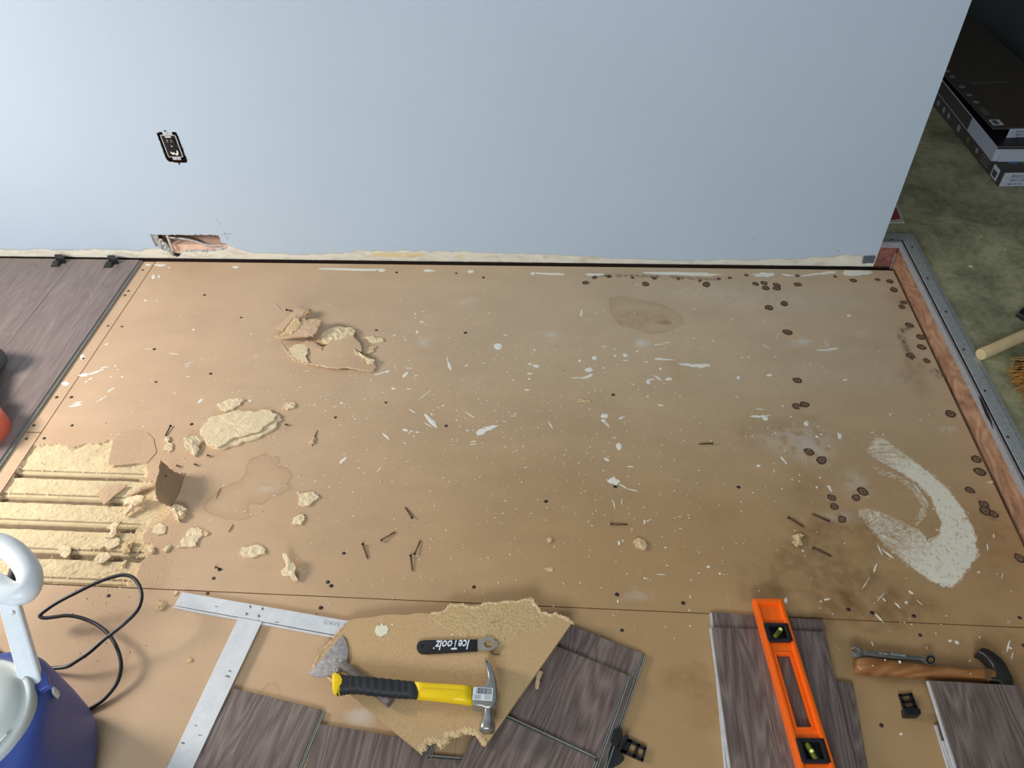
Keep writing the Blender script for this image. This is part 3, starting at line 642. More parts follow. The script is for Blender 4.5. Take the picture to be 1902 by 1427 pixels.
# thickness: end face, cavity
bm_mk('wall_end', box_bm(2.374, 2.3765, .0005, .125, .012, 2.44), m_room, wall)
bm_mk('cavity_backing', box_bm(WX, 2.373, .10, .113, -.02, 2.44), m_plate, wall)
bm_mk('bottom_plate', box_bm(WX, 2.373, .0145, .1, .018, .054), m_plate, wall)
bm_mk('gap_shadow', box_bm(WX, 2.373, .006, .1, -.02, .0175), m_dark, wall)
bm_mk('stud', box_bm(.262, .30, .0145, .1, .042, 2.4), m_plate, wall)
bm_mk('stud', box_bm(-.06, -.022, .0145, .1, .042, 2.4), m_plate, wall)

# crumbled gypsum left of the opening
V = []; F = []
for k in range(60):
    u_ = random.random(); px_, py_ = 260+(210+u_*430+random.uniform(-60, 60))/10.567, 400+(400+u_*380+random.uniform(-50, 50))/10.567
    c = PY(px_, py_, .004); s = random.uniform(.004, .010); n = 6; k0 = len(V)
    V.append((c[0], c[1]-s*.3, c[2]+s*.2)); a0 = random.uniform(0, 6)
    for q in range(n): V.append((c[0]+s*math.cos(a0+q*math.pi/3)*random.uniform(.6, 1.2), c[1]+.004, c[2]+s*math.sin(a0+q*math.pi/3)*random.uniform(.6, 1.2)))
    for q in range(n): F.append((k0, k0+1+q, k0+1+(q+1) % n))
mk('plaster_crumbs', V, F, m_gyp, wall, kind='stuff')
# cables inside the opening
pts = [PY(x, y, d) for (x, y), d in zip(crop(260, 400, 10.567, [(530,350),(545,420),(590,540),(635,640),(650,690)]), (.012, .010, .006, .004, .006))]
o = mk('cable', *tube_geo(catmull(pts, 6), .0042, 8), m_wire, smooth=True, label='white cable hanging down inside the torn wall opening', cat='cable')
pts = [PY(x, y, d) for (x, y), d in zip(crop(260, 400, 10.567, [(470,410),(640,440),(860,460),(1060,500),(1250,560),(1440,600),(1620,590)]), (.035, .03, .028, .025, .02, .016, .018))]
o = mk('armoured_cable', *tube_geo(catmull(pts, 8), .0052, 8), m_shield, smooth=True, label='silvery metal-clad cable running sideways inside the torn wall opening', cat='cable')

# electrical outlet without its cover
xa, xb, za, zb_ = .1775, .2320, .3725, .4640
ot = thing('electrical_outlet', 'old black double outlet without cover plate, splashed with white paint', 'outlet', ((xa+xb)/2, .0, (za+zb_)/2))
m_gal = simple('painted_strap', (196, 198, 200), .55, .2, nscale=200, nam=.2, bump=.4)
bm_mk('box', join_bm(box_bm(xa-.003, xb+.005, .046, .05, za-.004, zb_+.004), box_bm(xa-.004, xa-.001, .016, .05, za-.004, zb_+.004), box_bm(xb+.004, xb+.007, .016, .05, za-.004, zb_+.004), box_bm(xa-.003, xb+.005, .016, .05, za-.006, za-.003), box_bm(xa-.003, xb+.005, .016, .05, zb_+.003, zb_+.006)), m_dark, ot)
bm_mk('strap', join_bm(box_bm(xa+.010, xb-.014, .004, .0055, zb_-.012, zb_+.001, .0006), box_bm(xa+.012, xb-.016, .004, .0055, za-.001, za+.009, .0006), box_bm(xa+.002, xb-.006, .003, .006, zb_-.0125, zb_-.0105), box_bm(xa+.002, xb-.006, .003, .006, za+.0085, za+.0105), box_bm(xa+.001, xa+.0035, .003, .008, za+.0085, zb_-.0105), box_bm(xb-.0085, xb-.006, .003, .008, za+.0085, zb_-.0105)), m_gal, ot)
bm_mk('body', box_bm(xa+.0035, xb-.0085, .004, .03, za+.010, zb_-.012, .001), m_black, ot)
for zc_ in (za+.027, zb_-.030):
    cx_ = (xa+xb)/2-.0025
    fv = [(cx_+.0155*math.cos(t), .004, zc_+max(-.0118, min(.0118, .0155*math.sin(t)))) for t in np.linspace(0, 6.2832, 25)[:-1]]
    so = bm_mk('socket', slab_bm(fv, .003, .0006, 1, down=(0, -1, 0)), m_black, ot)
    for dx_, hh_ in ((-.0062, .0042), (.0062, .0034)): bm_mk('slot', box_bm(cx_+dx_-.0009, cx_+dx_+.0009, .0004, .0009, zc_+.002-hh_, zc_+.002+hh_), m_gal if zc_ > .42 else m_dark, so)
    bm_mk('ground_hole', slab_bm([(cx_+.0022*math.cos(t), .0009, zc_-.0065+.0022*math.sin(t)) for t in np.linspace(0, 6.2832, 11)[:-1]], .0004, down=(0, -1, 0)), m_dark, so)
def wallblob(parent, name, pts, y, mat): return bm_mk(name, slab_bm([(x, y, z) for x, z in pts], .0007, down=(0, -1, 0)), mat, parent)
wallblob(ot, 'paint_splash', [(.1925,.398),(.199,.391),(.205,.394),(.2085,.389),(.2150,.391),(.2185,.402),(.2145,.408),(.2125,.398),(.2080,.395),(.2035,.400),(.1985,.398),(.195,.403)], .0002, m_paint)
wallblob(ot, 'paint_splash', [(.1925,.4495),(.211,.4500),(.2100,.4455),(.2010,.4440),(.1935,.4455)], .0030, m_paint)
for zz in (zb_-.005, za+.003, (za+zb_)/2-.001):
    b = bmesh.new(); bmesh.ops.create_uvsphere(b, u_segments=10, v_segments=6, radius=.0026)
    for v in b.verts: v.co = Vector(((xa+xb)/2-.0025+v.co.x, .0035+v.co.y*.4, zz+v.co.z))
    bm_mk('screw', b, m_gal, ot, smooth=True)
# ------------------------------------------------------------------ step up to the hall, metal edging, vinyl floor
H = .083
step = put('floor_step', None, kind='structure')
b = box_bm(2.445, 2.485, -4.0, .05, -.02, .0835, .001)
bmr = box_bm(-.0, .04, 0, 4.05, 0, .1035, .001)
rz = put('riser_board', None, step)
me_m = Matrix.Translation((2.445, -4.0, -.02)); rz.matrix_basis = me_m; ALL[rz.name] = me_m
bpy.data.objects.remove(rz)
def localbox(name, x0, y0, z0, sx, sy, sz, mat, parent, bev=.0008, rot=0.0, **kw):
    m4 = Matrix.Translation((x0, y0, z0)) @ Matrix.Rotation(rot, 4, 'Z')
    if parent is not None: m4 = M44(parent).inverted() @ m4
    b = box_bm(0, sx, 0, sy, 0, sz, bev); me = bpy.data.meshes.new(name); b.to_mesh(me); b.free(); me.materials.append(mat)
    return put(name, me, parent, mat4=m4, **kw)
localbox('riser_board', 2.445, -4.0, -.02, .04, 4.028, .102, m_riser, step)
bm_mk('riser_board', box_bm(2.378, 2.444, .028, .06, -.02, .080, .001), m_pink, step, label='mouldy pinkish board end in the corner pocket')
# metal edging: face strips (vertical) and ribbed flange
trim = put('trim_1', None, kind='structure')
bm_mk('trim_face', slab_bm([(2.4425, -4.0, .086), (2.4452, -4.0, .086), (2.4452, .0225, .086), (2.4425, .0225, .086)], .023), m_trimface, trim)
bm_mk('trim_face', slab_bm([(2.377, .0225, .086), (2.4445, .0225, .086), (2.4445, .0255, .086), (2.377, .0255, .086)], .023), m_trimface, trim)
bm_mk('trim_flange', slab_bm([(2.4425, -4.0, .0875), (2.4925, -4.0, .0862), (2.4925, .070, .0862), (2.4425, .0235, .0875)], .003), m_trimtop, trim)
bm_mk('trim_flange', slab_bm([(2.377, .0225, .0872), (2.4415, .0225, .0872), (2.489, .070, .0862), (2.377, .070, .0862)], .003), m_trimtop, trim)
for k, xx in enumerate((2.452, 2.457, 2.462, 2.467, 2.472, 2.477)):
    bm_mk('trim_rib', slab_bm([(xx, -3.98, .0888), (xx+.0024, -3.98, .0888), (xx+.0024, .035+(xx-2.4425), .0888), (xx, .035+(xx-2.4425), .0888)], .0022, .0005, 1), m_trimtop, trim)
bm_mk('trim_groove', slab_bm([(2.4455, -3.98, .08775), (2.4495, -3.98, .08775), (2.4495, .03, .08775), (2.4455, .03, .08775)], .0002), m_dark, trim)
bm_mk('trim_groove', slab_bm([(2.379, .0275, .08745), (2.447, .0275, .08745), (2.4495, .0300, .08745), (2.379, .0300, .08745)], .0002), m_dark, trim)
for x, y in crop(1560, 380, 3.754, [(505,298),(610,515),(740,748),(863,1010),(1010,1300)])+[(1636+20,445),(1829,726),(1872,812)]:
    p = P(x, y, .0888); o = put('trim_nail', hm, trim, mat4=Matrix.Translation((p[0], p[1], .0889)) @ Matrix.Diagonal((.0032, .0032, .003, 1)))
# torn black scab on the metal
V, F = [], []
sc = crop(1760, 660, 3.57, [(205,265),(225,290),(250,340),(285,420),(303,492),(280,440),(255,400),(235,350),(220,310)])
bm_mk('trim_tear', slab_bm([PX(x, y, 2.4418) for x, y in sc], .0006, down=(-1, 0, 0)), m_dark, trim)
# vinyl floor
fl2 = put('floor_hall', None, kind='structure', mat4=Matrix.Translation((2.4, 0, H)))
bm_mk('subfloor', box_bm(2.486, 4.2, -4.0, 3.4, -.02, H-.003), m_dark, fl2)
bm_mk('subfloor', box_bm(1.2, 2.485, .115, 3.4, -.02, H-.003), m_dark, fl2)
xe = [2.4925, 2.567, 2.872, 3.177, 3.30]; ye = [-4.0]+[-.146+.310*k for k in range(-12, 12)]
ye = [v for v in ye if v > -4.0001]; ye = sorted(set([-4.0]+ye+[3.3]))
for i in range(len(xe)-1):
    for j in range(len(ye)-1):
        x0, x1, y0, y1 = xe[i]+.0005, xe[i+1]-.0005, ye[j]+.0005, ye[j+1]-.0005
        if y1-y0 < .01: continue
        bm_mk('vinyl_tile', box_bm(x0, x1, y0, y1, H-.003, H+random.uniform(0, .0003), .0005), m_vinyl, fl2)
for x0, x1, y0, y1 in ((2.377, 2.4925, .071, .164), (2.377, 2.4925, .165, .474), (2.377, 2.4925, .475, .784)):
    bm_mk('vinyl_tile', box_bm(x0, x1, y0, y1, H-.003, H, .0005), m_vinyl, fl2)
# hall and room shell
def swall(name, x0, x1, y0, y1, z0, z1, mat): return bm_mk(name, box_bm(x0, x1, y0, y1, z0, z1), mat, kind='structure')
swall('wall_hall', 3.30, 3.40, -4.0, 3.4, -.02, 2.44, m_darkwall)
swall('wall_far', 1.2, 3.30, 3.3, 3.4, -.02, 2.44, m_darkwall)
swall('wall_hall_left', 1.2, 2.376, .126, .16, H, 2.44, m_darkwall)
swall('wall_left', WX-.1, WX, -4.0, .115, -.06, 2.44, m_room)
swall('wall_rear', WX-.1, 3.4, -4.1, -4.0, -.06, 2.44, m_room)
swall('ceiling', WX-.1, 3.4, -4.1, 3.4, 2.44, 2.5, m_room)
# casing and dark skirting on the hall wall
bm_mk('trim_2', box_bm(3.27, 3.299, .55, .98, .30, 2.3, .003), simple('door_casing', (150, 128, 84), .6), kind='structure')
bm_mk('baseboard_hall', box_bm(3.285, 3.299, -3.9, .98, H, .19, .002), simple('black_skirting', (30, 34, 34), .6), kind='structure')

# ------------------------------------------------------------------ laid laminate floor on the left
lam = put('laminate_floor', None, kind='structure')
LX = -.0545
def tongue_plank(x0, x1, y0, y1, z, parent):
    localbox('laid_plank', x0, y0, z, x1-x0, y1-y0, .0075, m_plank2, parent, .0006)
cols = [LX-.2275*k for k in range(0, 7)]
for k in range(6):
    x1, x0 = cols[k]-.0003, cols[k+1]+.0003
    js = [-.012, -1.22, -2.42] if k % 2 == 0 else [-.012, -.399, -1.6, -2.42]
    for a_, b_ in zip(js[:-1], js[1:]):
        if k >= 1 and a_ < -2.0: continue
        tongue_plank(max(x0, WX), x1, b_+.0003, a_-.0003, .0004, lam)
# locking strip along the open edge
for dx, zt, mt in ((.0, .0052, m_core), (.0035, .0036, m_rubber), (.0062, .0060, m_core)):
    bm_mk('locking_strip', box_bm(LX+dx, LX+dx+(.0035 if dx != .0035 else .0028), -2.42, -.013, .0004, zt, .0004), mt, lam)

# ------------------------------------------------------------------ loose laminate planks
def plank(label, a, bq, c, zb, L=.6, tongues='R', grp=None, matl=m_plank, th=.0075, cb=None):
    """a, bq: photo points of the near-horizontal (width) edge, c: a point down the long edge from a; zb: height of underside"""
    zt = zb+th
    A, B, Cc = P(*a, zt), P(*bq, zt), P(*c, zt)
    u = B-A; wd = np.linalg.norm(u[:2]); lv = (Cc-A) if cb is None else (P(*cb, zt)-B); lv /= np.linalg.norm(lv); un = u/wd
    # orthogonal frame from the long direction
    perp = np.array([-lv[1], lv[0], 0]);
    if np.dot(perp, un) < 0: perp = -perp
    wd = abs(np.dot(u, perp))
    m4 = Matrix(((perp[0], lv[0], 0, A[0]), (perp[1], lv[1], 0, A[1]), (0, 0, 1, zb), (0, 0, 0, 1)))
    if m4.to_3x3().determinant() < 0:
        m4 = Matrix(((perp[0], lv[0], 0, A[0]), (perp[1], lv[1], 0, A[1]), (0, 0, -1, zt), (0, 0, 0, 1)))
        flip = True
    else: flip = False
    # keep z up: use a y-forward frame that may be mirrored by building local coords directly
    lz = np.array([0, 0, 1.0]); X = perp; Yv = np.cross(lz, X)
    s = 1 if np.dot(Yv, lv) > 0 else -1
    m4 = Matrix(((X[0], Yv[0], 0, A[0]), (X[1], Yv[1], 0, A[1]), (0, 0, 1, zb), (0, 0, 0, 1)))
    t = put('laminate_plank', None, None, label, 'plank', grp, None, m4)
    y0, y1 = (0, L) if s > 0 else (-L, 0)
    def add(nm, x0, x1, yy0, yy1, z0, z1, mt, bev=.0004):
        b = box_bm(x0, x1, yy0, yy1, z0, z1, bev); me = bpy.data.meshes.new(nm); b.to_mesh(me); b.free(); me.materials.append(mt)
        return put(nm, me, t)
    add('wear_layer', 0, wd, y0, y1, .0035, th, matl, .0006)
    add('core', .0004, wd-.0004, y0+.0004*0, y1, .0, .0036, m_core)
    if 'R' in tongues:
        add('tongue', wd-.001, wd+.0028, y0, y1, .0004, .0046, m_core); add('tongue', wd+.0042, wd+.0066, y0, y1, .0, .0058, m_core); add('tongue', wd+.002, wd+.005, y0, y1, .0, .002, m_rubber)
    if 'L' in tongues: add('tongue', -.004, .001, y0, y1, .0006, .0048, simple('plank_core_light', (188, 188, 186), .5) if 'core_l' not in CORE else CORE['core_l'])
    if 'T' in tongues:
        e = y1 if s < 0 else y0; d_ = 1 if s < 0 else -1
        for q0, q1, z1 in ((-.001, .0026, .0046), (.004, .0062, .0058)):
            aa, bb = sorted((e+d_*q0, e+d_*q1)); add('tongue', 0, wd, aa, bb, 0, z1, m_core)
        aa, bb = sorted((e, e+d_*.005)); add('tongue', 0, wd, aa, bb, 0, .002, m_rubber)
    return t
CORE = {'core_l': simple('plank_core_light', (196, 196, 194), .5)}
plank('grey-brown laminate plank lying under the aluminium T-square', (432,1278), (592,1332.7), (357,1427), .0004, .5, 'R')
plank('grey-brown laminate plank right of the T-square, under the torn board tip', (594,1344.5), (806,1361), (566,1427), .0004, .5, 'R')
plank('small visible end of a laminate plank in the gap below the torn board edge', (793,1407.5), (900,1412), (786,1450), .0004, .3, 'T')
plank('lowest laminate plank of the central pile, its corner sticking out at the upper right', (1005,1140), (1190,1225), (935,1350), .0004, .45, 'R', cb=(1121,1427))
plank('middle laminate plank of the central pile, with streaky grain and a wood sliver on it', (985,1180), (1165,1254), (925,1310), .0086, .45, 'R', cb=(1104,1427))
plank('topmost laminate plank of the central pile, set crosswise at its lower left', (904,1317), (1106,1408), (850.4,1427), .0168, .4, 'RT')
plank('lower laminate plank of the right pile, a strip of it showing above', (1322.6,1137), (1528,1153), (1350,1427), .0004, .6, 'L')
plank('upper laminate plank of the right pile, under the orange level', (1321.8,1165.6), (1531.8,1181), (1357,1427), .0086, .55, 'LR' if False else 'L')
plank('narrow laminate offcut sticking out right of the pile with the level', (1552,1265), (1584,1270), (1578,1427), .0004, .5, '')
plank('bottom laminate plank of the stack at the lower right corner', (1741,1346), (1950,1362), (1765.5,1427), .0004, .45, 'L')
plank('second laminate plank of the stack at the lower right corner', (1755,1375), (1950,1392), (1773,1427), .0086, .4, 'L')
plank('top laminate plank of the stack at the lower right corner, over the old hammer', (1726,1264), (1895,1274), (1777.7,1427), .0262, .55, 'L')

# ------------------------------------------------------------------ torn piece of board with the tools on it
def zb(x, y):     # top surface height of the torn board piece
    t = (x-.90)/(1.27-.90); return .0205+.0130*min(max(t, 0), 1)
bp = [(648,1153),(661,1149),(672,1148.5),(690,1147),(711,1143),(735,1141.5),(752,1143),(774,1139),(800,1140),(827,1134),(832,1126),(838,1121),(848,1124),(858,1122),(872,1127),(890,1128),(898,1121),(905,1119),(925,1120),(945,1116),(960,1117),(975,1113),(990,1112),(994,1122),(1003,1130),(1004,1137),(1014,1137),(1020,1142),(1032,1139),(1040,1143),(1052,1147),(1061,1153),(1060,1160),
      (903,1383),(895.6,1380.5),(892,1374),(889,1370),(887,1364),(870,1360.5),(858,1361),(854.6,1365),(845,1367),(833.6,1368),(832.5,1377),(824,1382.6),(821,1387),(817,1385),(814.6,1379),(807,1377),(800,1380.5),(793.6,1378),(790.5,1389),(780,1398),(647,1288),(583,1237),(590,1222),(598,1208),(612,1196),(624,1180),(636,1166)]
bpt = thing('torn_board_piece', 'broken piece of brown particle board with ragged edges, lying under the tools', 'board', tuple(P(800, 1250)))
top3 = [onplane(x, y, zb) for x, y in bp]
TH = .0075
o = bm_mk('board', slab_bm(top3, TH, .0), m_face2, bpt)
# ragged fibre lip along the torn edges (top and bottom)
def ragged(idx, inward, name, wdt, mat):
    V = []; F = []
    pts = [np.array(top3[i]) for i in idx]; dense = []
    for q in range(len(pts)-1):
        for t in np.linspace(0, 1, 7)[:-1]: dense.append(pts[q]*(1-t)+pts[q+1]*t)
    dense.append(pts[-1]); cen = np.mean(top3, 0)
    rows = 5
    for i, p in enumerate(dense):
        d = dense[min(i+1, len(dense)-1)]-dense[max(i-1, 0)]; nn = np.array([-d[1], d[0], 0]); nn /= np.linalg.norm(nn)+1e-9
        if np.dot(nn, inward(p)) < 0: nn = -nn
        for k in range(rows):
            t = k/(rows-1); w_ = wdt*random.uniform(.6, 1.3)
            off = -.004*random.uniform(.2, 1.2)*(1-t)+w_*t
            z = .0007*(1-abs(2*t-1))+random.uniform(0, .0012)*(t < .95) if k < rows-1 else .0002
            if k == 0: z = -TH*random.uniform(.3, .9)
            V.append(p+nn*off+np.array([0, 0, z]))
    for i in range(len(dense)-1):
        for k in range(rows-1): F.append((i*rows+k, (i+1)*rows+k, (i+1)*rows+k+1, i*rows+k+1))
    return fixn(mk(name, V, F, mat, bpt))
ragged(list(range(8, 33)), lambda p: np.array([0, -1, 0]), 'torn_edge', .006, m_torn2)
ragged(list(range(33, 53)), lambda p: np.array([0, 1, 0]), 'torn_edge', .010, m_torn2)
ragged([53]+[0]*0+list(range(54, 60))+[0], lambda p: np.array([1, 0, 0]), 'torn_edge', .0022, m_torn2)
# fibrous patch in the upper right of the piece
fp = [(830,1130),(905,1122),(990,1116),(1002,1135),(1035,1146),(1010,1170),(975,1176),(930,1200),(880,1195),(850,1180),(820,1165),(800,1150)]
V = []; F = []
cpt = np.mean([onplane(x, y, zb) for x, y in fp], 0)
poly = [onplane(x, y, zb) for x, y in fp]; poly = catmull(poly+[poly[0]], 6)
R_ = 14; n = len(poly)
for r in range(R_+1):
    for k in range(n):
        p = cpt*(1-r/R_)+poly[k]*(r/R_); h = (.0008*random.random() if r < R_ else -.0004)
        V.append((p[0], p[1], zb(p[0], p[1])+h))
for r in range(R_):
    for k in range(n-1): F.append((r*n+k, r*n+k+1, (r+1)*n+k+1, (r+1)*n+k))
fixn(mk('fibre_patch', V, F, simple('fibre_patch', (200, 170, 124), .95, nscale=260, nam=.25, bump=1, bscale=300, dist=.002, spec=.05), bpt))
# cream paint dab and a dark scorch on it
def decal(name, px, zf, mat, parent, h=.0006, **kw):
    return bm_mk(name, slab_bm([onplane(x, y, lambda a, b_: zf(a, b_)+h) for x, y in px], h*.9), mat, parent, **kw)
m_cream = simple('cream_filler', (228, 220, 192), .7, nscale=200, nam=.08, bump=.6, bscale=400)
decal('paint_dab', crop(560, 1100, 3.9625, [(545,262),(560,240),(575,255),(590,225),(603,248),(625,245),(640,270),(628,305),(585,328),(555,318),(540,290)]), zb, m_cream, bpt, .0009, label='cream dab of filler')
decal('paint_dab', crop(560, 1100, 3.9625, [(658,236),(670,234),(676,244),(665,250)]), zb, m_cream, bpt)
decal('paint_dab', crop(560, 1100, 3.9625, [(1098,310),(1110,306),(1116,316),(1105,322)]), zb, m_cream, bpt)

# ------------------------------------------------------------------ T-square
ts = thing('t_square', 'long aluminium drywall T-square lying on the boards', 'T-square', tuple(P(470, 1150)))
hd = [(338.6,1099.9),(668,1157),(656,1185),(323.7,1124)]
bm_mk('head', slab_bm([P(x, y, .011) for x, y in hd], .0035, .0006), m_alu, ts, label='aluminium crossbar')
bm_mk('stop_edge', slab_bm([P(x, y, .0075) for x, y in [(323.7,1126),(656,1187.5),(654,1190.5),(321.5,1128.5)]], .0068, .0004), m_alu, ts)
bl = [(442.8,1147),(486.5,1155),(358,1427),(310,1427)]
A, B_, C_, D_ = [P(x, y, .0105) for x, y in bl]
C2 = B_+(C_-B_)*1.9; D2 = A+(D_-A)*1.9
bm_mk('blade', slab_bm([A, B_, C2, D2], .0018, .0003), m_alu, ts, label='long aluminium blade')
for x, y in crop(300, 1060, 3.8875, [(637,263),(725,278),(611,315),(699,330)]):
    p = P(x, y, .011); b = bmesh.new(); bmesh.ops.create_uvsphere(b, u_segments=12, v_segments=6, radius=.0034)
    for v in b.verts: v.co = Vector((p[0]+v.co.x, p[1]+v.co.y, .0112+v.co.z*.55))
    bm_mk('rivet', b, m_steel, ts, smooth=True)
def text_obj(name, s, o3, xdir, ydir, size, mat, parent, ext=.0002, shear=0.0, sx=1.0, bold=0.0, align='CENTER', space=1.0):
    cu = bpy.data.curves.new(name, 'FONT'); cu.body = s; cu.size = 1.0; cu.align_x = align; cu.align_y = 'CENTER'; cu.shear = shear
    cu.space_character = space; cu.offset = bold; cu.resolution_u = 2
    tmp = bpy.data.objects.new('tmp', cu); SC.collection.objects.link(tmp); dg = bpy.context.evaluated_depsgraph_get()
    me = bpy.data.meshes.new_from_object(tmp.evaluated_get(dg)); bpy.data.objects.remove(tmp)
    X = np.array(xdir, float); X /= np.linalg.norm(X); Yd = np.array(ydir, float); Yd = Yd-X*np.dot(X, Yd); Yd /= np.linalg.norm(Yd); Z = np.cross(X, Yd)
    m4 = Matrix(((X[0]*size*sx, Yd[0]*size, Z[0], o3[0]), (X[1]*size*sx, Yd[1]*size, Z[1], o3[1]), (X[2]*size*sx, Yd[2]*size, Z[2], o3[2]), (0, 0, 0, 1)))
    me.transform(M44(parent).inverted() @ m4 if parent is not None else m4); me.materials.clear(); me.materials.append(mat)
    return put(name, me, parent)
hx = P(634, 1170, .011)-P(602, 1164, .011)
text_obj('handwriting', 'DAVE 5', P(622, 1159.5, .0113), hx, P(610, 1140, .011)-P(606, 1160, .011), .013, m_inkgrey, ts, bold=-.018, space=1.15)
# scuffs on the blade
for x, y, a_, b_ in ((427,1247,5,2),(424,1257,6,2.5),(364,1348,4,1.6),(372,1366,6,1.2),(340.5,1381,5,2.5),(402,1127,4,1),(480,1153,4,1),(514,1156,6,1)):
    bm_mk('scuff', slab_bm([P(x+a_*math.cos(q)*random.uniform(.6, 1.1), y+b_*math.sin(q+.5)*random.uniform(.6, 1.1), .0112 if y < 1160 and x > 385 else .0107) for q in np.linspace(0, 6.28, 8)[:-1]], .0001), m_inkgrey, ts)

# ------------------------------------------------------------------ bolster chisel
ch = thing('chisel', 'worn steel brick chisel with a wide half-moon blade, under the yellow hammer', 'chisel', tuple(P(650, 1245)))
zc = lambda x, y: zb(x, y)+.004
cp = crop(570, 1170, 8.918, [(575,92),(605,105),(640,170),(665,240),(680,300),(684,400),(676,480),(655,550),(600,620),(530,680),(440,730),(330,768),(200,782),(75,760),(30,722)])
bm_mk('blade', slab_bm([onplane(x, y, zc) for x, y in cp], .0035, .001), m_oldsteel, ch, smooth=True, auto=30)
for k in range(26):
    x_, y_ = random.choice([(500+random.gauss(0,40), 520+random.gauss(0,30)), (430+random.gauss(0,60), 640+random.gauss(0,30)), (620+random.gauss(0,25), 440+random.gauss(0,50)), (300+random.gauss(0,90), 560+random.gauss(0,80))])
    q = [onplane(570+(x_+random.uniform(4,16)*math.cos(t))/8.918, 1170+(y_+random.uniform(2,9)*math.sin(t))/8.918, lambda a, b_: zc(a, b_)+.0003) for t in np.linspace(0, 6.28, 8)[:-1]]
    bm_mk('plaster_scrape', slab_bm(q, .0003), m_paint, ch)
s0, s1 = np.array(onplane(*crop(570, 1170, 8.918, [(610,600)])[0], lambda a, b_: zb(a, b_)+.010)), np.array(onplane(*crop(570, 1170, 8.918, [(1385,1210)])[0], lambda a, b_: zb(a, b_)+.014))
ax = (s1-s0)/np.linalg.norm(s1-s0); sd = np.cross(ax, (0, 0, 1)); sd /= np.linalg.norm(sd); upv = np.cross(sd, ax)
def secs(p0, p1, L): return [(p0*(1-t)+p1*t, sd*w_, upv*h_, 4.0) for t, w_, h_ in L]
o = mk('shank', *loft(secs(s0, s1, [(-.06, .011, .003), (0.02, .0095, .0065), (.12, .0085, .0085), (1, .0095, .0095)]), 8), simple('old_steel_dark', (116, 106, 102), .5, .25, nscale=110, nam=.25, bump=.4), ch); fixn(o)
# ------------------------------------------------------------------ yellow claw hammer
hm_t = thing('claw_hammer', 'yellow and black claw hammer with a barcode sticker on its steel head', 'hammer', tuple(P(800, 1290)))
zh = lambda d: (lambda x, y: zb(x, y)+d)
def hp(cx, cy, d): return np.array(onplane(*crop(560, 1100, 3.9625, [(cx, cy)])[0], zh(d)))
# centre line: left butt (245,680) to head (1255,765); half widths (crop px)
prof = [(232, 672, 62, .010), (245, 675, 74, .013), (262, 678, 82, .0145), (300, 683, 70, .0145), (340, 684, 62, .0145), (420, 686, 60, .014), (520, 697, 64, .0145), (620, 708, 64, .0145), (720, 717, 62, .014), (800, 722, 60, .0135), (850, 727, 59, .013)]
prof2 = [(838, 726, 57, .0125), (900, 732, 57, .012), (1000, 740, 58, .012), (1100, 748, 61, .012), (1190, 757, 63, .0125), (1256, 764, 66, .0125)]
def hammer_secs(pr, n=1, e=3.2):
    out = []
    for i, (x, y, h_, th) in enumerate(pr):
        z0 = .020-.003*(x-232)/1000+.004
        c = hp(x, y, z0); u_ = hp(x, y-h_, z0)-c
        out.append((c, u_, np.array([0, 0, -th]), e))
    return out
sec = hammer_secs(prof)
# ribbed grip
dens = []
for i in range(2, len(sec)-1):
    for t in np.linspace(0, 1, 9)[:-1]:
        a_, b_ = sec[i], sec[i+1]; k = 1+.035*math.sin((len(dens))*1.35)
        dens.append((a_[0]*(1-t)+b_[0]*t, (a_[1]*(1-t)+b_[1]*t)*k, (a_[2]*(1-t)+b_[2]*t)*(k if i > 3 else 1), 2.7))
fixn(mk('grip', *loft(dens, 24), m_rubber, hm_t, smooth=True, label='ribbed black rubber grip'))
fixn(mk('butt_cap', *loft([(s[0], s[1], s[2], 2.8) for s in sec[:3]]+[(sec[3][0]-(sec[3][0]-sec[2][0])*.2, sec[3][1]*1.01, sec[3][2]*1.02, 2.8)], 24), m_yellow, hm_t, smooth=True, label='yellow butt end'))
bmc = slab_bm([hp(x, y, .0392) for x, y in [(262,598),(285,612),(300,640),(295,672),(272,700),(264,735),(250,757),(236,745),(232,690),(236,620),(248,600)]], .0035, .001)
bm_mk('butt_cap', bmc, m_yellow, hm_t, smooth=True, auto=40)
fixn(mk('shaft', *loft(hammer_secs(prof2, e=4.5), 24), m_yellow, hm_t, smooth=True, label='yellow shaft'))
bm_mk('shaft_panel', slab_bm([hp(x, y, .0345) for x, y in [(872,700),(900,706),(1210,722),(1195,742),(1120,775),(1100,790),(880,772),(862,745)]], .0015, .0006), m_yellow, hm_t, smooth=True, auto=40)
bm_mk('grip_tip', slab_bm([hp(x, y, .0362) for x, y in [(790,664),(826,668),(842,690),(858,740),(850,782),(800,778)]], .004, .0012), m_rubber, hm_t, smooth=True, auto=40)
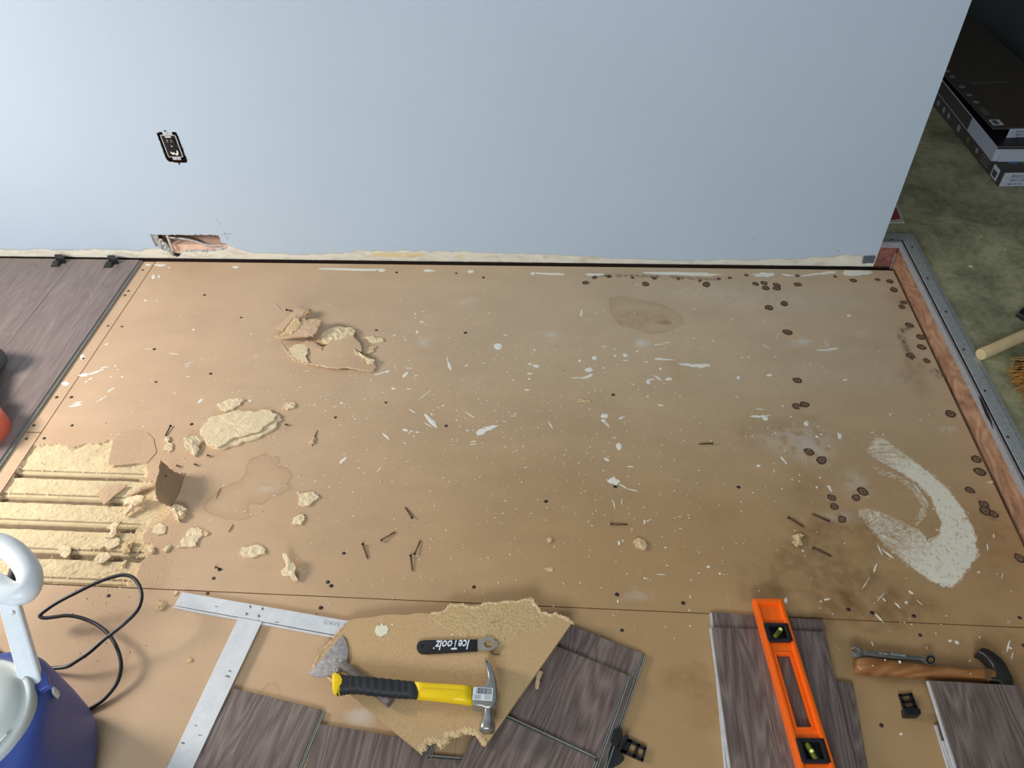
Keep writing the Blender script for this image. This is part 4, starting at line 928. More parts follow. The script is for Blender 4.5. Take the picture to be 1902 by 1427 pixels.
# steel head: flat outline with thickness, bevelled; striking face turned
hd = [(1256,700),(1300,692),(1340,684),(1362,664),(1372,630),(1368,590),(1358,545),(1348,500),(1348,474),(1362,490),(1395,540),(1420,590),(1435,650),(1441,720),(1443,780),(1436,812),(1420,830),(1400,850),(1355,852),(1325,840),(1255,832)]
bm_mk('head', slab_bm([hp(x, y, .035) for x, y in hd], .026, .004, 3), m_steel, hm_t, smooth=True, auto=35, label='polished steel head')
c0 = hp(1382, 830, .022); c1 = hp(1364, 1030, .022); ax = (c1-c0)/np.linalg.norm(c1-c0); sd = np.cross(ax, (0, 0, 1)); sd /= np.linalg.norm(sd)
hs = [(0, .0105), (.15, .0095), (.35, .0092), (.5, .0105), (.65, .013), (.74, .0145), (.93, .0148), (.97, .0138), (1.0, .0128)]
fixn(mk('head', *loft([(c0*(1-t)+c1*t, sd*r, np.array([0, 0, -r]), 2.2) for t, r in hs], 24), m_steel, hm_t, smooth=True, label='steel striking poll'))
st = bm_mk('sticker', slab_bm([hp(x, y, .0356) for x, y in [(1268,698),(1412,708),(1402,803),(1255,793)]], .0004), m_sticker, hm_t, label='white barcode sticker')
def quad_lines(name, c4, bars, mat, parent, h=.0001):
    """bars: (u0,u1,v0,v1) in the quad c4 = p00,p10,p11,p01"""
    V = []; F = []; p00, p10, p11, p01 = [np.array(q) for q in c4]
    nn = np.cross(p10-p00, p01-p00); nn /= np.linalg.norm(nn); nn *= (-1 if nn[2] < 0 else 1)
    for u0, u1, v0, v1 in bars:
        k = len(V)
        for u_, v_ in ((u0, v0), (u1, v0), (u1, v1), (u0, v1)):
            V.append((p00*(1-u_)+p10*u_)*(1-v_)+(p01*(1-u_)+p11*u_)*v_+nn*h)
        F.append((k, k+1, k+2, k+3))
    return mk(name, V, F, mat, parent)
sq = [hp(x, y, .0357) for x, y in [(1268,698),(1412,708),(1402,803),(1255,793)]]
bars = []; u0 = .17
while u0 < .93:
    w_ = random.choice([.008, .012, .02, .03]); bars.append((u0, u0+w_, .04, .50)); u0 += w_+random.choice([.008, .012, .02])
for k in range(5): bars.append((.08, .42, .60+.07*k, .62+.07*k)); bars.append((.60, .92, .58+.07*k, .595+.07*k))
quad_lines('barcode', sq, bars, m_ink, hm_t)

# ------------------------------------------------------------------ black handled spanner
sp = thing('hex_spanner', 'flat hex spanner with a black dipped handle and white lettering', 'spanner', tuple(P(850, 1200)))
def spn(cx, cy, d): return np.array(onplane(*crop(760, 1170, 10.567, [(cx, cy)])[0], zh(d)))
hdl = [(1340,182),(1340,398),(900,425),(600,442),(350,456),(250,455),(200,438),(165,405),(143,360),(142,310),(165,255),(205,218),(260,203),(340,196),(800,190)]
bm_mk('handle', slab_bm([spn(x, y, .0075) for x, y in hdl], .007, .0018), m_black, sp, smooth=True, auto=40)
o = bm_mk('hang_hole', slab_bm([spn(255+38*math.cos(q), 318+34*math.sin(q), .0078) for q in np.linspace(0, 6.283, 15)[:-1]], .0003), m_dark, sp)
# nickel jaw with hexagonal hole
outl = [(1336,188),(1430,182),(1470,160),(1520,146),(1580,142),(1640,160),(1672,188),(1688,222),(1735,222),(1745,240),(1742,325),(1730,335),(1692,332),(1672,370),(1625,400),(1560,418),(1510,412),(1450,396),(1336,386)]
inl = [(1465,280),(1510,207),(1600,205),(1645,270),(1605,348),(1512,352)]
def ringslab(name, outer, inner, zf, th, mat, parent, tf):
    b = bmesh.new()
    def ring(L, d): return [b.verts.new(tuple(tf(x, y, d))) for x, y in L]
    top = ring(outer, zf), ring(inner, zf); bot = ring(outer, zf-th), ring(inner, zf-th)
    es = []
    for s in (top, bot):
        e = [b.edges.new((L[i], L[(i+1) % len(L)])) for L in s for i in range(len(L))]
        bmesh.ops.triangle_fill(b, edges=e, use_beauty=True)
    for t_, b_ in ((top[0], bot[0]), (top[1], bot[1])):
        for i in range(len(t_)): b.faces.new((t_[i], t_[(i+1) % len(t_)], b_[(i+1) % len(t_)], b_[i]))
    bmesh.ops.recalc_face_normals(b, faces=b.faces[:])
    return bm_mk(name, b, mat, parent)
ringslab('jaw', outl, inl, .0058, .0035, m_nickel, sp, spn)
dx = spn(560, 290, .0079)-spn(1130, 290, .0079)
text_obj('lettering', 'IceToolz', spn(862, 286, .0079), spn(540, 296, .0079)-spn(1170, 282, .0079), spn(860, 380, .0079)-spn(860, 200, .0079), .0285, m_inkwhite, sp, shear=.25, sx=.70, bold=.02, space=.98)
bm_mk('registered_dot', slab_bm([spn(482+16*math.cos(q), 364+16*math.sin(q), .0079) for q in np.linspace(0, 6.283, 11)[:-1]], .0002), m_inkwhite, sp)
# little bent wire beside it
mk('bent_nail', *tube_geo([spn(1605, 425, .002), spn(1615, 465, .003), spn(1645, 490, .002), spn(1720, 488, .0022), spn(1790, 478, .003)], .0008, 6), m_nail, label='tiny bent wire nail beside the nickel end of the black spanner', cat='nail')

# ------------------------------------------------------------------ orange torpedo level
ZL0, ZL1 = .0165, .0385
lv = thing('spirit_level', 'bright orange plastic spirit level lying on the right pile of planks', 'spirit level', tuple(P(1460, 1250, ZL0)))
A = P(1399.2, 1112, ZL1); B_ = P(1452.7, 1112, ZL1); C_ = P(1552.4, 1427, ZL1); D_ = P(1485.5, 1427, ZL1)
def lvp(u_, v_, z):   # u across 0..1, v along 0..1 (1 = frame bottom), may exceed
    a_ = A+(D_-A)*v_; b_ = B_+(C_-B_)*v_; p = a_+(b_-a_)*u_; return np.array([p[0], p[1], z])
VE = 1.16
Lc = lambda cx, cy: None
# map crop px -> (u,v)
def uv_of(cx, cy, z=ZL1):
    p = P(1280+cx/4.111, 1080+cy/4.111, z); M_ = np.array([(D_-A)[:2], (B_-A)[:2]]).T; r = np.linalg.solve(M_, (p-A)[:2]); return r[1], r[0]
def ring_uv(name, outer, inner, z1, z0, mat, bev=0):
    b = bmesh.new(); L1 = [b.verts.new(tuple(lvp(u_, v_, z1))) for u_, v_ in outer]; L2 = [b.verts.new(tuple(lvp(u_, v_, z1))) for u_, v_ in inner]
    M1 = [b.verts.new(tuple(lvp(u_, v_, z0))) for u_, v_ in outer]; M2 = [b.verts.new(tuple(lvp(u_, v_, z0))) for u_, v_ in inner]
    n = len(outer)
    for i in range(n):
        j = (i+1) % n
        b.faces.new((L1[i], L1[j], L2[j], L2[i])); b.faces.new((M1[i], M2[i], M2[j], M1[j])); b.faces.new((L1[i], M1[i], M1[j], L1[j])); b.faces.new((L2[i], L2[j], M2[j], M2[i]))
    bmesh.ops.recalc_face_normals(b, faces=b.faces[:])
    if bev: bmesh.ops.bevel(b, geom=[e for e in b.edges if abs(e.verts[0].co.z-z1) < 1e-6 and abs(e.verts[1].co.z-z1) < 1e-6], offset=bev, segments=2, affect='EDGES', profile=.5)
    return bm_mk(name, b, mat, lv, smooth=True, auto=35)
ring_uv('frame', [(0, 0), (1, 0), (1, VE), (0, VE)], [(.14, .03), (.86, .03), (.86, VE-.03), (.14, VE-.03)], ZL1, ZL0, m_orange, .001)
zw = ZL1-.006
def rect(u0, u1, v0, v1): return [(u0, v0), (u1, v0), (u1, v1), (u0, v1)]
V1a, V1b, S0, S1, V2a, V2b = .165, .285, .35, .785, .845, .975
for v0, v1 in ((.02, V1a), (V1b, S0), (S1, V2a), (V2b, VE-.02)):
    bm_mk('web', slab_bm([lvp(u_, v_, zw) for u_, v_ in rect(.13, .87, v0, v1)], .006), m_orange, lv)
for u0, u1 in ((.13, .25), (.75, .87)):
    bm_mk('web', slab_bm([lvp(u_, v_, zw) for u_, v_ in rect(u0, u1, S0, S1)], .006), m_orange, lv)
ring_uv('slot_rim', rect(.235, .77, S0-.008, S1+.008), rect(.27, .735, S0+.004, S1-.004), zw+.0015, zw-.012, m_orange, .0005)
for k, (v0, v1) in enumerate(((V1a, V1b), (V2a, V2b))):
    ring_uv('vial_housing', rect(.10, .93, v0, v1), rect(.27, .78, v0+.02, v1-.02), ZL1+.0004, ZL0+.002, m_black, .0012)
    bm_mk('vial_backing', slab_bm([lvp(u_, v_, ZL0+.006) for u_, v_ in rect(.2, .85, v0+.01, v1-.01)], .003), m_black, lv)
    if k == 0: p0, p1 = lvp(.36, v1-.03, ZL0+.0155), lvp(.68, v0+.03, ZL0+.0155)
    else: p0, p1 = lvp(.42, v0+.018, ZL0+.0155), lvp(.56, v1-.018, ZL0+.0155)
    vo = mk('vial', *tube_geo([p0, p0*.9+p1*.1, p0*.1+p1*.9, p1], [.0045, .0055, .0055, .0045], 14), m_glass_g, lv, smooth=True)
    for t in (.4, .6):
        q = p0*(1-t)+p1*t; d = (p1-p0)/np.linalg.norm(p1-p0)
        mk('vial_line', *tube_geo([q-d*.0004, q+d*.0004], .0058, 14), m_tick, vo)
    b = bmesh.new(); bmesh.ops.create_uvsphere(b, u_segments=12, v_segments=8, radius=1.0); q = p0*.5+p1*.5 if k else p0*.12+p1*.88; q = q+np.array([0, 0, .004])
    for v in b.verts: v.co = Vector(q)+Vector((v.co.x*.0042, v.co.y*.0042, v.co.z*.0028))
    bm_mk('bubble', b, simple('bubble', (226, 236, 130), .1, bump=0), vo, smooth=True)

# ------------------------------------------------------------------ old hammer, wrench, spacers
oh = thing('old_hammer', 'old claw hammer with a varnished wooden handle, its head under the plank stack', 'hammer', tuple(P(1720, 1250)))
def c8(cx, cy, z): return P(1540+cx/4.649, 1120+cy/4.649, z)
hz = .017
ax_pts = [(226, 543, 40), (234, 544, 56), (255, 546, 65), (330, 552, 66), (480, 566, 64), (620, 580, 61), (760, 594, 58), (880, 602, 54), (1000, 608, 50), (1150, 618, 46), (1280, 624, 48), (1360, 628, 52), (1420, 632, 54)]
S_ = []
for x, y, h_ in ax_pts:
    c = c8(x, y, hz); u_ = c8(x, y-h_, hz)-c; r = np.linalg.norm(u_); S_.append((c, u_, np.array([0, 0, -min(r, .0155)]), 2.3))
fixn(mk('handle', *loft(S_, 24), m_hickory, oh, smooth=True, label='varnished brown wooden handle'))
oh_head = [(1392,572),(1425,562),(1412,530),(1370,475),(1330,440),(1292,425),(1290,408),(1312,400),(1308,392),(1325,380),(1372,392),(1430,425),(1490,475),(1530,520),(1565,590),(1590,640),(1602,690),(1598,712),(1560,722),(1510,718),(1475,680),(1400,668)]
bm_mk('head', slab_bm([c8(x, y, .0285) for x, y in oh_head], .024, .004, 3), simple('dark_steel', (74, 72, 68), .42, .75, nscale=110, nam=.2, bump=.4), oh, smooth=True, auto=35, label='dark steel claw head')
bm_mk('claw_slot', slab_bm([c8(x, y, .0288) for x, y in [(1302,404),(1318,396),(1400,440),(1450,500),(1440,505),(1385,450)]], .0004), m_dark, oh)
c0 = c8(1520, 700, .016); c1 = c8(1545, 820, .010+.004); 
fixn(mk('head', *loft([(c0*(1-t)+c1*t, np.array([1, 0, 0])*r, np.array([0, 0, -r*.9]), 2.2) for t, r in ((0, .009), (.5, .010), (.6, .012), (1, .012))], 18), m_steel, oh, smooth=True))
bm_mk('wedge_band', slab_bm([c8(x, y, .0318) for x, y in [(1338,576),(1392,574),(1408,668),(1375,672),(1350,640)]], .002, .0006), simple('bare_wood', (104, 74, 46), .7), oh)
for x, y, r in ((380, 537, 9), (372, 545, 5), (483, 494, 8), (610, 512, 14), (1222, 612, 6)):
    q = c8(x, y, hz+.0148); bm_mk('paint_fleck', slab_bm([q+np.array([r/4.649*.00085*math.cos(a_), r/4.649*.0011*math.sin(a_), .0004]) for a_ in np.linspace(0, 6.28, 9)[:-1]], .0005), m_paint, oh)
wr = thing('combination_wrench', 'chrome ratcheting combination wrench lying along the wooden hammer handle', 'wrench', tuple(P(1660, 1216)))
zw_ = lambda x: .030-.012*abs(0) 
ZW = .0205
shaft = [(285,412),(330,408),(560,430),(805,463),(812,500),(560,482),(320,455),(285,458)]
bm_mk('shank', slab_bm([c8(x, y, ZW) for x, y in shaft], .005, .0016, 2), m_steel, wr, smooth=True, auto=40)
jaw = [(195,388),(212,375),(245,373),(272,388),(296,412),(298,450),(276,468),(240,470),(212,458),(194,432),(190,418),(205,412),(222,428),(240,430),(252,418),(250,402),(236,392),(218,398),(200,402)]
bm_mk('open_jaw', slab_bm([c8(x, y, ZW+.001) for x, y in jaw], .006, .0008), m_steel, wr, smooth=True, auto=40)
def circ(cx, cy, r, n): return [(cx+r*math.cos(2*math.pi*k/n), cy+r*.92*math.sin(2*math.pi*k/n)) for k in range(n)]
def c8r(x, y, z): return c8(x, y, z)
ringslab('ratchet_ring', circ(868, 488, 55, 24), circ(876, 492, 36, 24), ZW+.0035, .008, m_steel, wr, c8r)
ringslab('ratchet_insert', circ(876, 492, 39, 24), circ(879, 493, 24, 12), ZW+.0038, .008, simple('ratchet_black_steel', (52, 48, 44), .45, .7), wr, c8r)
text_obj('stamping', '15 mm   STAINLESS', c8(545, 446, ZW+.0002), c8(700, 466, ZW)-c8(350, 428, ZW), c8(545, 400, ZW)-c8(545, 440, ZW), .0055, m_inkwhite, wr, space=1.1)

m_sp = m_black
def spacer(label, pts, org, zb_, tilt_block, slots, blockpoly, blocktop, grp=None):
    t = thing('wall_spacer', label, 'spacer', tuple(org), group=grp)
    return t
# spacer right of the level: flat tongue with two slots and a square block
s1_ = thing('wall_spacer', 'black plastic flooring spacer lying alone beside the right plank stack', 'spacer', tuple(c8(700, 900, 0)))
def strap(t, tf, L, R_, zt, th, nslots, cuts):
    """ladder-like tongue: L,R_ = left/right edge point pairs from far to near; cuts = fractions (a,b) that are holes"""
    l0, l1 = np.array(L[0]), np.array(L[1]); r0, r1 = np.array(R_[0]), np.array(R_[1])
    def q(u_, v_): a_ = l0+(l1-l0)*v_; b_ = r0+(r1-r0)*v_; return a_+(b_-a_)*u_
    prev = 0.0
    seq = []
    for a_, b_ in cuts: seq.append((prev, a_)); prev = b_
    seq.append((prev, 1.0))
    bms = [slab_bm([tf(*q(0, a_), zt), tf(*q(1, a_), zt), tf(*q(1, b_), zt), tf(*q(0, b_), zt)], th, .0004, 1) for a_, b_ in seq]
    bms.append(slab_bm([tf(*q(0, 0), zt), tf(*q(.2, 0), zt), tf(*q(.2, 1), zt), tf(*q(0, 1), zt)], th)); bms.append(slab_bm([tf(*q(.8, 0), zt), tf(*q(1, 0), zt), tf(*q(1, 1), zt), tf(*q(.8, 1), zt)], th))
    return bm_mk('tongue', join_bm(*bms), m_black, t)
strap(s1_, c8, [(602, 790), (648, 925)], [(716, 778), (762, 905)], .006, .005, 2, [(.13, .42), (.56, .84)])
bm_mk('block', slab_bm([c8(x, y, .017) for x, y in [(645,905),(765,900),(792,925),(797,955),(772,968),(655,968)]], .0165, .0012), m_black, s1_)
bm_mk('block_rib', slab_bm([c8(x, y, .0185) for x, y in [(664,925),(700,922),(704,955),(666,958)]], .003, .0006), m_black, s1_)
bm_mk('block_rib', slab_bm([c8(x, y, .0185) for x, y in [(722,922),(762,918),(768,952),(726,955)]], .003, .0006), m_black, s1_)
# spacer right of the central pile
def c9(cx, cy, z): return P(1130+cx/14.63, 1330+cy/14.63, z)
s2_ = thing('wall_spacer', 'black plastic flooring spacer with two slots, sticking out from the central plank pile', 'spacer', tuple(c9(700, 850, 0)))
strap(s2_, c9, [(1040, 860), (520, 600)], [(940, 1240), (300, 960)], .006, .005, 2, [(.10, .32), (.46, .72)])
bm_mk('block', slab_bm([c9(x, y, .014) for x, y in [(470,500),(550,545),(520,640),(330,930),(270,900),(400,560)]], .0135, .0012), m_black, s2_)
s3_ = thing('wall_spacer', 'black plastic flooring spacer wedged under the right edge of the central plank pile', 'spacer', tuple(c9(200, 900, 0)))
bm_mk('block', slab_bm([c9(x, y, .012) for x, y in [(150,380),(320,330),(385,500),(330,700),(250,840),(60,700)]], .0118, .001), m_black, s3_)
bm_mk('tongue', slab_bm([c9(x, y, .006) for x, y in [(60,740),(240,800),(430,1180),(300,1300),(60,1420),(-60,1420)]], .0056, .001), m_rubber, s3_)
# two spacers at the wall on the laid floor
def wspacer(cx, cy, label):
    # crop (0,460) scale 5.946 ; block top quad and tongue
    def q(x, y, z): return P(0+(cx+x)/5.946, 460+(cy+y)/5.946, z)
    t = thing('wall_spacer', label, 'spacer', tuple(q(0, 0, .008)), group=None)
    bm_mk('block', slab_bm([q(x, y, .028) for x, y in [(-45,-52),(40,-52),(62,-10),(30,0),(-45,-22)]], .020, .001), m_black, t)
    bl_ = [q(-52, 10, .012), q(40, 10, .012), q(0, 78, .012), q(-88, 78, .012)]
    l0, r0, r1, l1 = bl_
    bms = [slab_bm([l0, r0, r1, l1], .0035, .0005)]
    for v in (.28, .55, .82):
        a_ = l0+(l1-l0)*v; b_ = r0+(r1-r0)*v; d = (l1-l0)*.10
        bms.append(slab_bm([a_+(b_-a_)*.15+[0, 0, .0025], a_+(b_-a_)*.85+[0, 0, .0025], a_+(b_-a_)*.85+d+[0, 0, .0025], a_+(b_-a_)*.15+d+[0, 0, .0025]], .003, .0004, 1))
    bm_mk('tongue', join_bm(*bms), m_black, t)
wspacer(645, 125, 'black flooring spacer against the wall, the one farther left')
wspacer(1228, 135, 'black flooring spacer against the wall, nearer the open plank edge')

# ------------------------------------------------------------------ drill and battery tool at the left edge
dr = thing('cordless_drill', 'grey and orange-red cordless drill lying on the laid floor at the left edge', 'drill', tuple(P(-60, 720, .008)))
c = P(-16, 668, .050); ax = np.array([-1.0, .12, 0.0]); ax /= np.linalg.norm(ax); sd = np.cross(ax, (0, 0, 1))
pr_ = [(-.034, .010), (-.031, .021), (-.024, .030), (-.012, .0365), (.0, .039), (.03, .040), (.09, .040), (.10, .032), (.16, .030), (.18, .018), (.22, .016)]
fixn(mk('motor_housing', *loft([(c+ax*a_, sd*r, np.array([0, 0, -r]), 2.3) for a_, r in pr_], 24), m_drill, dr, smooth=True))
g0 = c+ax*.03; g1 = P(-40, 760, .040)
gd = g1-g0; gd /= np.linalg.norm(gd); gs = np.cross(gd, (0, 0, 1)); gs /= np.linalg.norm(gs)
fixn(mk('grip', *loft([(g0*(1-t)+g1*t, gs*.022, np.array([0, 0, -.017]), 2.8) for t in (0, .3, .7, 1)], 20), m_rubber, dr, smooth=True))
bb = [P(x, y, .062) for x, y in [(-140, 742), (-22, 744), (-2, 752), (4, 764), (-4, 782), (-26, 806), (-140, 830)]]
bm_mk('battery', slab_bm(bb, .054, .008, 3), m_drillr, dr, smooth=True, auto=50, label='orange-red battery')
bm_mk('battery_panel', slab_bm([P(x, y, .0635) for x, y in [(-40,760),(-14,762),(-6,772),(-14,784),(-40,792)]], .003, .001), m_drill, dr)
bm_mk('battery_cap', slab_bm([P(x, y, .0660) for x, y in [(-90,726),(-24,728),(-17,740),(-28,748),(-90,748)]], .05, .006), simple('pale_blue_plastic', (190, 200, 216), .4), dr)

# ------------------------------------------------------------------ drinks cooler
ZC = .26
CC = P(-58, 1338, ZC)
co = thing('drinks_cooler', 'blue drinks cooler with a pale grey lid and a looped white handle', 'cooler', (CC[0], CC[1], 0))
RB = .152
def csec(z, r, e=2.6): return (np.array([CC[0]-.012, CC[1]+.012, z]), np.array([r, 0, 0]), np.array([0, r, 0]), e)
rotc = math.radians(18)
def csec(z, r, e=3.0): return (np.array([CC[0]-.02, CC[1]-.01, z]), np.array([r*math.cos(rotc), r*math.sin(rotc), 0]), np.array([-r*math.sin(rotc), r*math.cos(rotc), 0]), e)
body = [csec(.0005, .10), csec(.004, .116), csec(.012, .120), csec(.02, .124), csec(.05, .128), csec(.12, .131), csec(.19, .132), csec(.222, .132), csec(.240, .129), csec(.250, .121), csec(.254, .110), csec(.252, .100), csec(.247, .094)]
fixn(mk('body', *loft(body, 56), m_blue, co, smooth=True, label='blue moulded plastic body'))
lid = [(.245, .1005), (.262, .1010), (.268, .0995), (.270, .096), (.268, .0915), (.2675, .088), (.272, .085), (.280, .076), (.285, .06), (.287, .03), (.2875, .001)]
V = []; F = []; n = 56
LC = P(-60, 1337, .262)
for z, r in lid:
    for k in range(n): V.append((LC[0]+r*math.cos(2*math.pi*k/n), LC[1]+r*math.sin(2*math.pi*k/n), z))
for i in range(len(lid)-1):
    for k in range(n): F.append((i*n+k, i*n+(k+1) % n, (i+1)*n+(k+1) % n, (i+1)*n+k))
fixn(mk('lid', V, F, m_lid, co, smooth=True, label='pale grey domed lid'))
bm_mk('lid_ridge', slab_bm([P(x, y, .2775) for x, y in crop(0, 1240, 7.63, [(-30,1060),(85,935),(98,948),(10,1050),(-20,1100)])], .004, .0012), m_lid, co)
# handle: rectangular post and looped grip
h0 = P(60, 1268, .250); h1 = P(14, 1105, .355)
d = (h1-h0)/np.linalg.norm(h1-h0); sdh = np.array([.80, .6, 0]); sdh = sdh-d*np.dot(sdh, d); sdh /= np.linalg.norm(sdh); tdh = np.cross(d, sdh)
fixn(mk('handle_arm', *loft([(h0*(1-t)+h1*t, sdh*a_, tdh*.0115, 6) for t, a_ in ((-.06, .0165), (.5, .0155), (1.02, .0145))], 20), m_white, co, smooth=False))
bm_mk('arm_socket', slab_bm([P(x, y, .2555) for x, y in [(22,1236),(60,1228),(86,1250),(92,1272),(72,1284),(40,1270)]], .012, .004, 3), m_blue, co, smooth=True, auto=50)
gp = [(-95, 1035, .350), (-70, 1018, .356), (-35, 1010, .36), (2, 1013, .36), (34, 1034, .36), (55, 1068, .36), (48, 1098, .36), (18, 1102, .36), (-12, 1085, .36), (-45, 1066, .36), (-80, 1060, .352)]
fixn(mk('grip_loop', *tube_geo(catmull([P(*q) for q in gp], 7), .0205, 20), m_white, co, smooth=True, label='looped white grip'))
bq = P(25, 1134, .36); b = bmesh.new(); bmesh.ops.create_uvsphere(b, u_segments=12, v_segments=8, radius=.0042)
for v in b.verts: v.co = Vector(bq+np.array([.004, -.006, .004]))+v.co
bm_mk('button', b, m_white, co, smooth=True)
bm_mk('spout_clip', slab_bm([P(x, y, .235) for x, y in [(93,1274),(101,1276),(101,1284),(97,1290)]], .02, .001), m_lid, co)

# ------------------------------------------------------------------ power cord with loops
cp_ = [(-40,1180,.012),(-12,1208,.02),(6,1216,.018),(25,1226,.014),(45,1238,.010)]
c3 = lambda x, y: (x/3.8875, 1060+y/3.8875)
pl = [(200,690,.010),(275,702,.010),(370,706,.014),(480,695,.022),(560,650,.032),(650,588,.042),(750,500,.052),(800,462,.056),(900,382,.064),(990,290,.070),(1022,200,.074),(1010,120,.076),(965,55,.078),(900,33,.078),(820,45,.076),(700,87,.070),(560,155,.062),(430,222,.052),(340,280,.044),(288,325,.040),(320,343,.038),(400,335,.038),(480,326,.038),(570,338,.036),(660,370,.034),(730,412,.034),(790,468,.034),(840,550,.032),(870,640,.028),(872,720,.022),(840,820,.014),(760,920,.008),(690,975,.0055),(600,1022,.005),(480,1070,.005)]
pts = [P(*c3(x, y), z) for x, y, z in pl]
V1 = tube_geo(catmull(pts, 7), .0040, 10)
V2 = tube_geo(catmull([P(x, y, z) for x, y, z in cp_], 5), .0040, 10)
# slight twist of the cores
fixn(mk('power_cord', *mergeVF(V1, V2), m_cord, smooth=True, label='black power cord looping on the boards behind the blue cooler', cat='cord'))
V = tube_geo([P(18, 1082, .012), P(24, 1074, .014), P(27, 1060, .016), P(31, 1046, .014), P(33, 1036, .012)], [.007, .012, .011, .009, .006], 12)
fixn(mk('cord_plug', *V, m_rubber, smooth=True, label='black cord plug seen through the white cooler handle loop', cat='plug'))

# ------------------------------------------------------------------ debris: chips of torn board
def chip(name, label, px, th, mat, z0=.0003, dome=.35, tilt=(0, 0), grp=None, rough=1.0, parent=None, sub=3):
    base = [P(x, y, z0+th*.6) for x, y in px]
    pts = []
    n0 = len(base)
    for i in range(n0):
        a_, b_ = base[i], base[(i+1) % n0]; L = np.linalg.norm(b_-a_)
        for t in np.arange(sub)/sub:
            q = a_*(1-t)+b_*t; pts.append(q+np.array([random.gauss(0, 1), random.gauss(0, 1), 0])*min(L*.07, .0022)*rough)
    n = len(pts); c = np.mean(pts, 0); V = []; F = []
    size = max(np.linalg.norm(q-c) for q in pts)
    rings = [1.0, .97, .85, .68, .5, .3, .12]
    ztilt = lambda p: (p[0]-c[0])*tilt[0]+(p[1]-c[1])*tilt[1]
    zmin = min(ztilt(p) for p in pts)
    for p in pts: V.append((p[0], p[1], z0+ztilt(p)-zmin))
    for r in rings:
        for p in pts:
            q = c+(p-c)*r; k = fbm(np.array([q[0]*140]), np.array([q[1]*140]), 3)[0]
            z = z0+th*(.72+dome*(1-r)+.7*(k-.5)*rough)+ztilt(q)-zmin
            if r == 1.0: z = z0+th*random.uniform(.35, .75)+ztilt(q)-zmin
            V.append((q[0], q[1], z))
    for k in range(len(rings)):
        for i in range(n): F.append((k*n+i, k*n+(i+1) % n, (k+1)*n+(i+1) % n, (k+1)*n+i))
    F.append(tuple(range(len(rings)*n, (len(rings)+1)*n))); F.append(tuple(range(n))[::-1])
    kw = dict(label=label, cat='wood chip', group=grp) if parent is None else {}
    return fixn(mk(name, V, F, mat, parent, **kw))
def sheet(name, label, px, th, mat, z0, edge_mat=None, zf=None, jit=.0012):
    """a flat torn sheet with a ragged outline of any shape"""
    base = [P(x, y, z0+th) for x, y in px]; pts = []
    for i in range(len(base)):
        a_, b_ = base[i], base[(i+1) % len(base)]; n = max(2, int(np.linalg.norm(b_-a_)/.005))
        for t in np.arange(n)/n: pts.append(a_*(1-t)+b_*t+np.array([random.gauss(0, jit), random.gauss(0, jit), 0]))
    b = bmesh.new(); A = [b.verts.new(tuple(p)) for p in pts]; f = b.faces.new(A)
    r_ = bmesh.ops.triangulate(b, faces=[f], quad_method='BEAUTY', ngon_method='BEAUTY')
    for _ in range(2): bmesh.ops.subdivide_edges(b, edges=[e for e in b.edges if e.calc_length() > .014], cuts=1, use_grid_fill=False)
    bmesh.ops.triangulate(b, faces=b.faces[:])
    if zf:
        for v in b.verts: v.co.z += zf(v.co.x, v.co.y)
    bot = bmesh.ops.duplicate(b, geom=b.verts[:]+b.edges[:]+b.faces[:])
    dv = [g for g in bot['geom'] if isinstance(g, bmesh.types.BMVert)]; df = [g for g in bot['geom'] if isinstance(g, bmesh.types.BMFace)]
    for v in dv: v.co.z -= th*random.uniform(.7, 1.0)
    bmesh.ops.bridge_loops(b, edges=[e for e in b.edges if len(e.link_faces) == 1])
    bmesh.ops.recalc_face_normals(b, faces=b.faces[:])
    o = bm_mk(name, b, mat, None, label=label, cat='wood chip'); o.data.materials.append(edge_mat or m_torn)
    for p in o.data.polygons:
        if p.normal.z < .6: p.material_index = 1
    return o
cA = lambda L: crop(300, 720, 5.944, L); cB = lambda L: crop(250, 840, 4.423, L); cC = lambda L: crop(80, 940, 7.925, L); cD = lambda L: crop(480, 540, 7.315, L); cE = lambda L: crop(0, 780, 3.9625, L)
T = m_torn
big = chip('wood_chip', 'large oval slab of pale torn board on the left of the floor', cA([(430,470),(470,400),(560,320),(700,285),(850,248),(1000,262),(1040,262),(1170,242),(1230,252),(1310,310),(1320,345),(1240,440),(1130,520),(1000,575),(850,625),(700,668),(620,680),(560,660),(490,610),(440,550)]), .0075, T, dome=.25)
chip('wood_chip', 'loose pale layer resting on the large oval slab', cA([(440,470),(480,400),(560,325),(700,290),(850,252),(1000,265),(1170,245),(1270,290),(1250,360),(1120,440),(1080,495),(930,520),(740,590),(610,665),(560,640),(480,600)]), .005, T, z0=.0085, dome=.15)
chip('wood_chip', 'narrow pale chip just above the large oval slab', cA([(610,190),(700,150),(860,112),(920,125),(870,190),(760,240),(690,262),(650,220)]), .006, T)
chip('wood_chip', 'small crumbly chip right of the narrow chip above the oval slab', cA([(1345,215),(1375,170),(1450,158),(1485,185),(1470,215),(1390,240)]), .007, T)
chip('wood_chip', 'curled pale chip touching the lower left tip of the oval slab', cA([(258,600),(290,570),(400,558),(485,582),(430,620),(410,700),(370,758),(300,720),(262,670)]), .008, T, tilt=(-.15, .1))
chip('wood_chip', 'small square chip below the upright nail on the left', cA([(20,695),(30,640),(70,612),(125,615),(118,690),(95,700)]), .005, T)
chip('wood_chip', 'tiny lump at the point of the nail left of the oval slab', cA([(35,590),(45,545),(75,540),(92,575),(70,605)]), .006, T)
chip('wood_chip', 'squarish pale chip, the upper one of the pair right of the water stain', cB([(1340,340),(1400,335),(1470,326),(1518,370),(1480,400),(1390,442),(1348,432),(1352,380)]), .006, T)
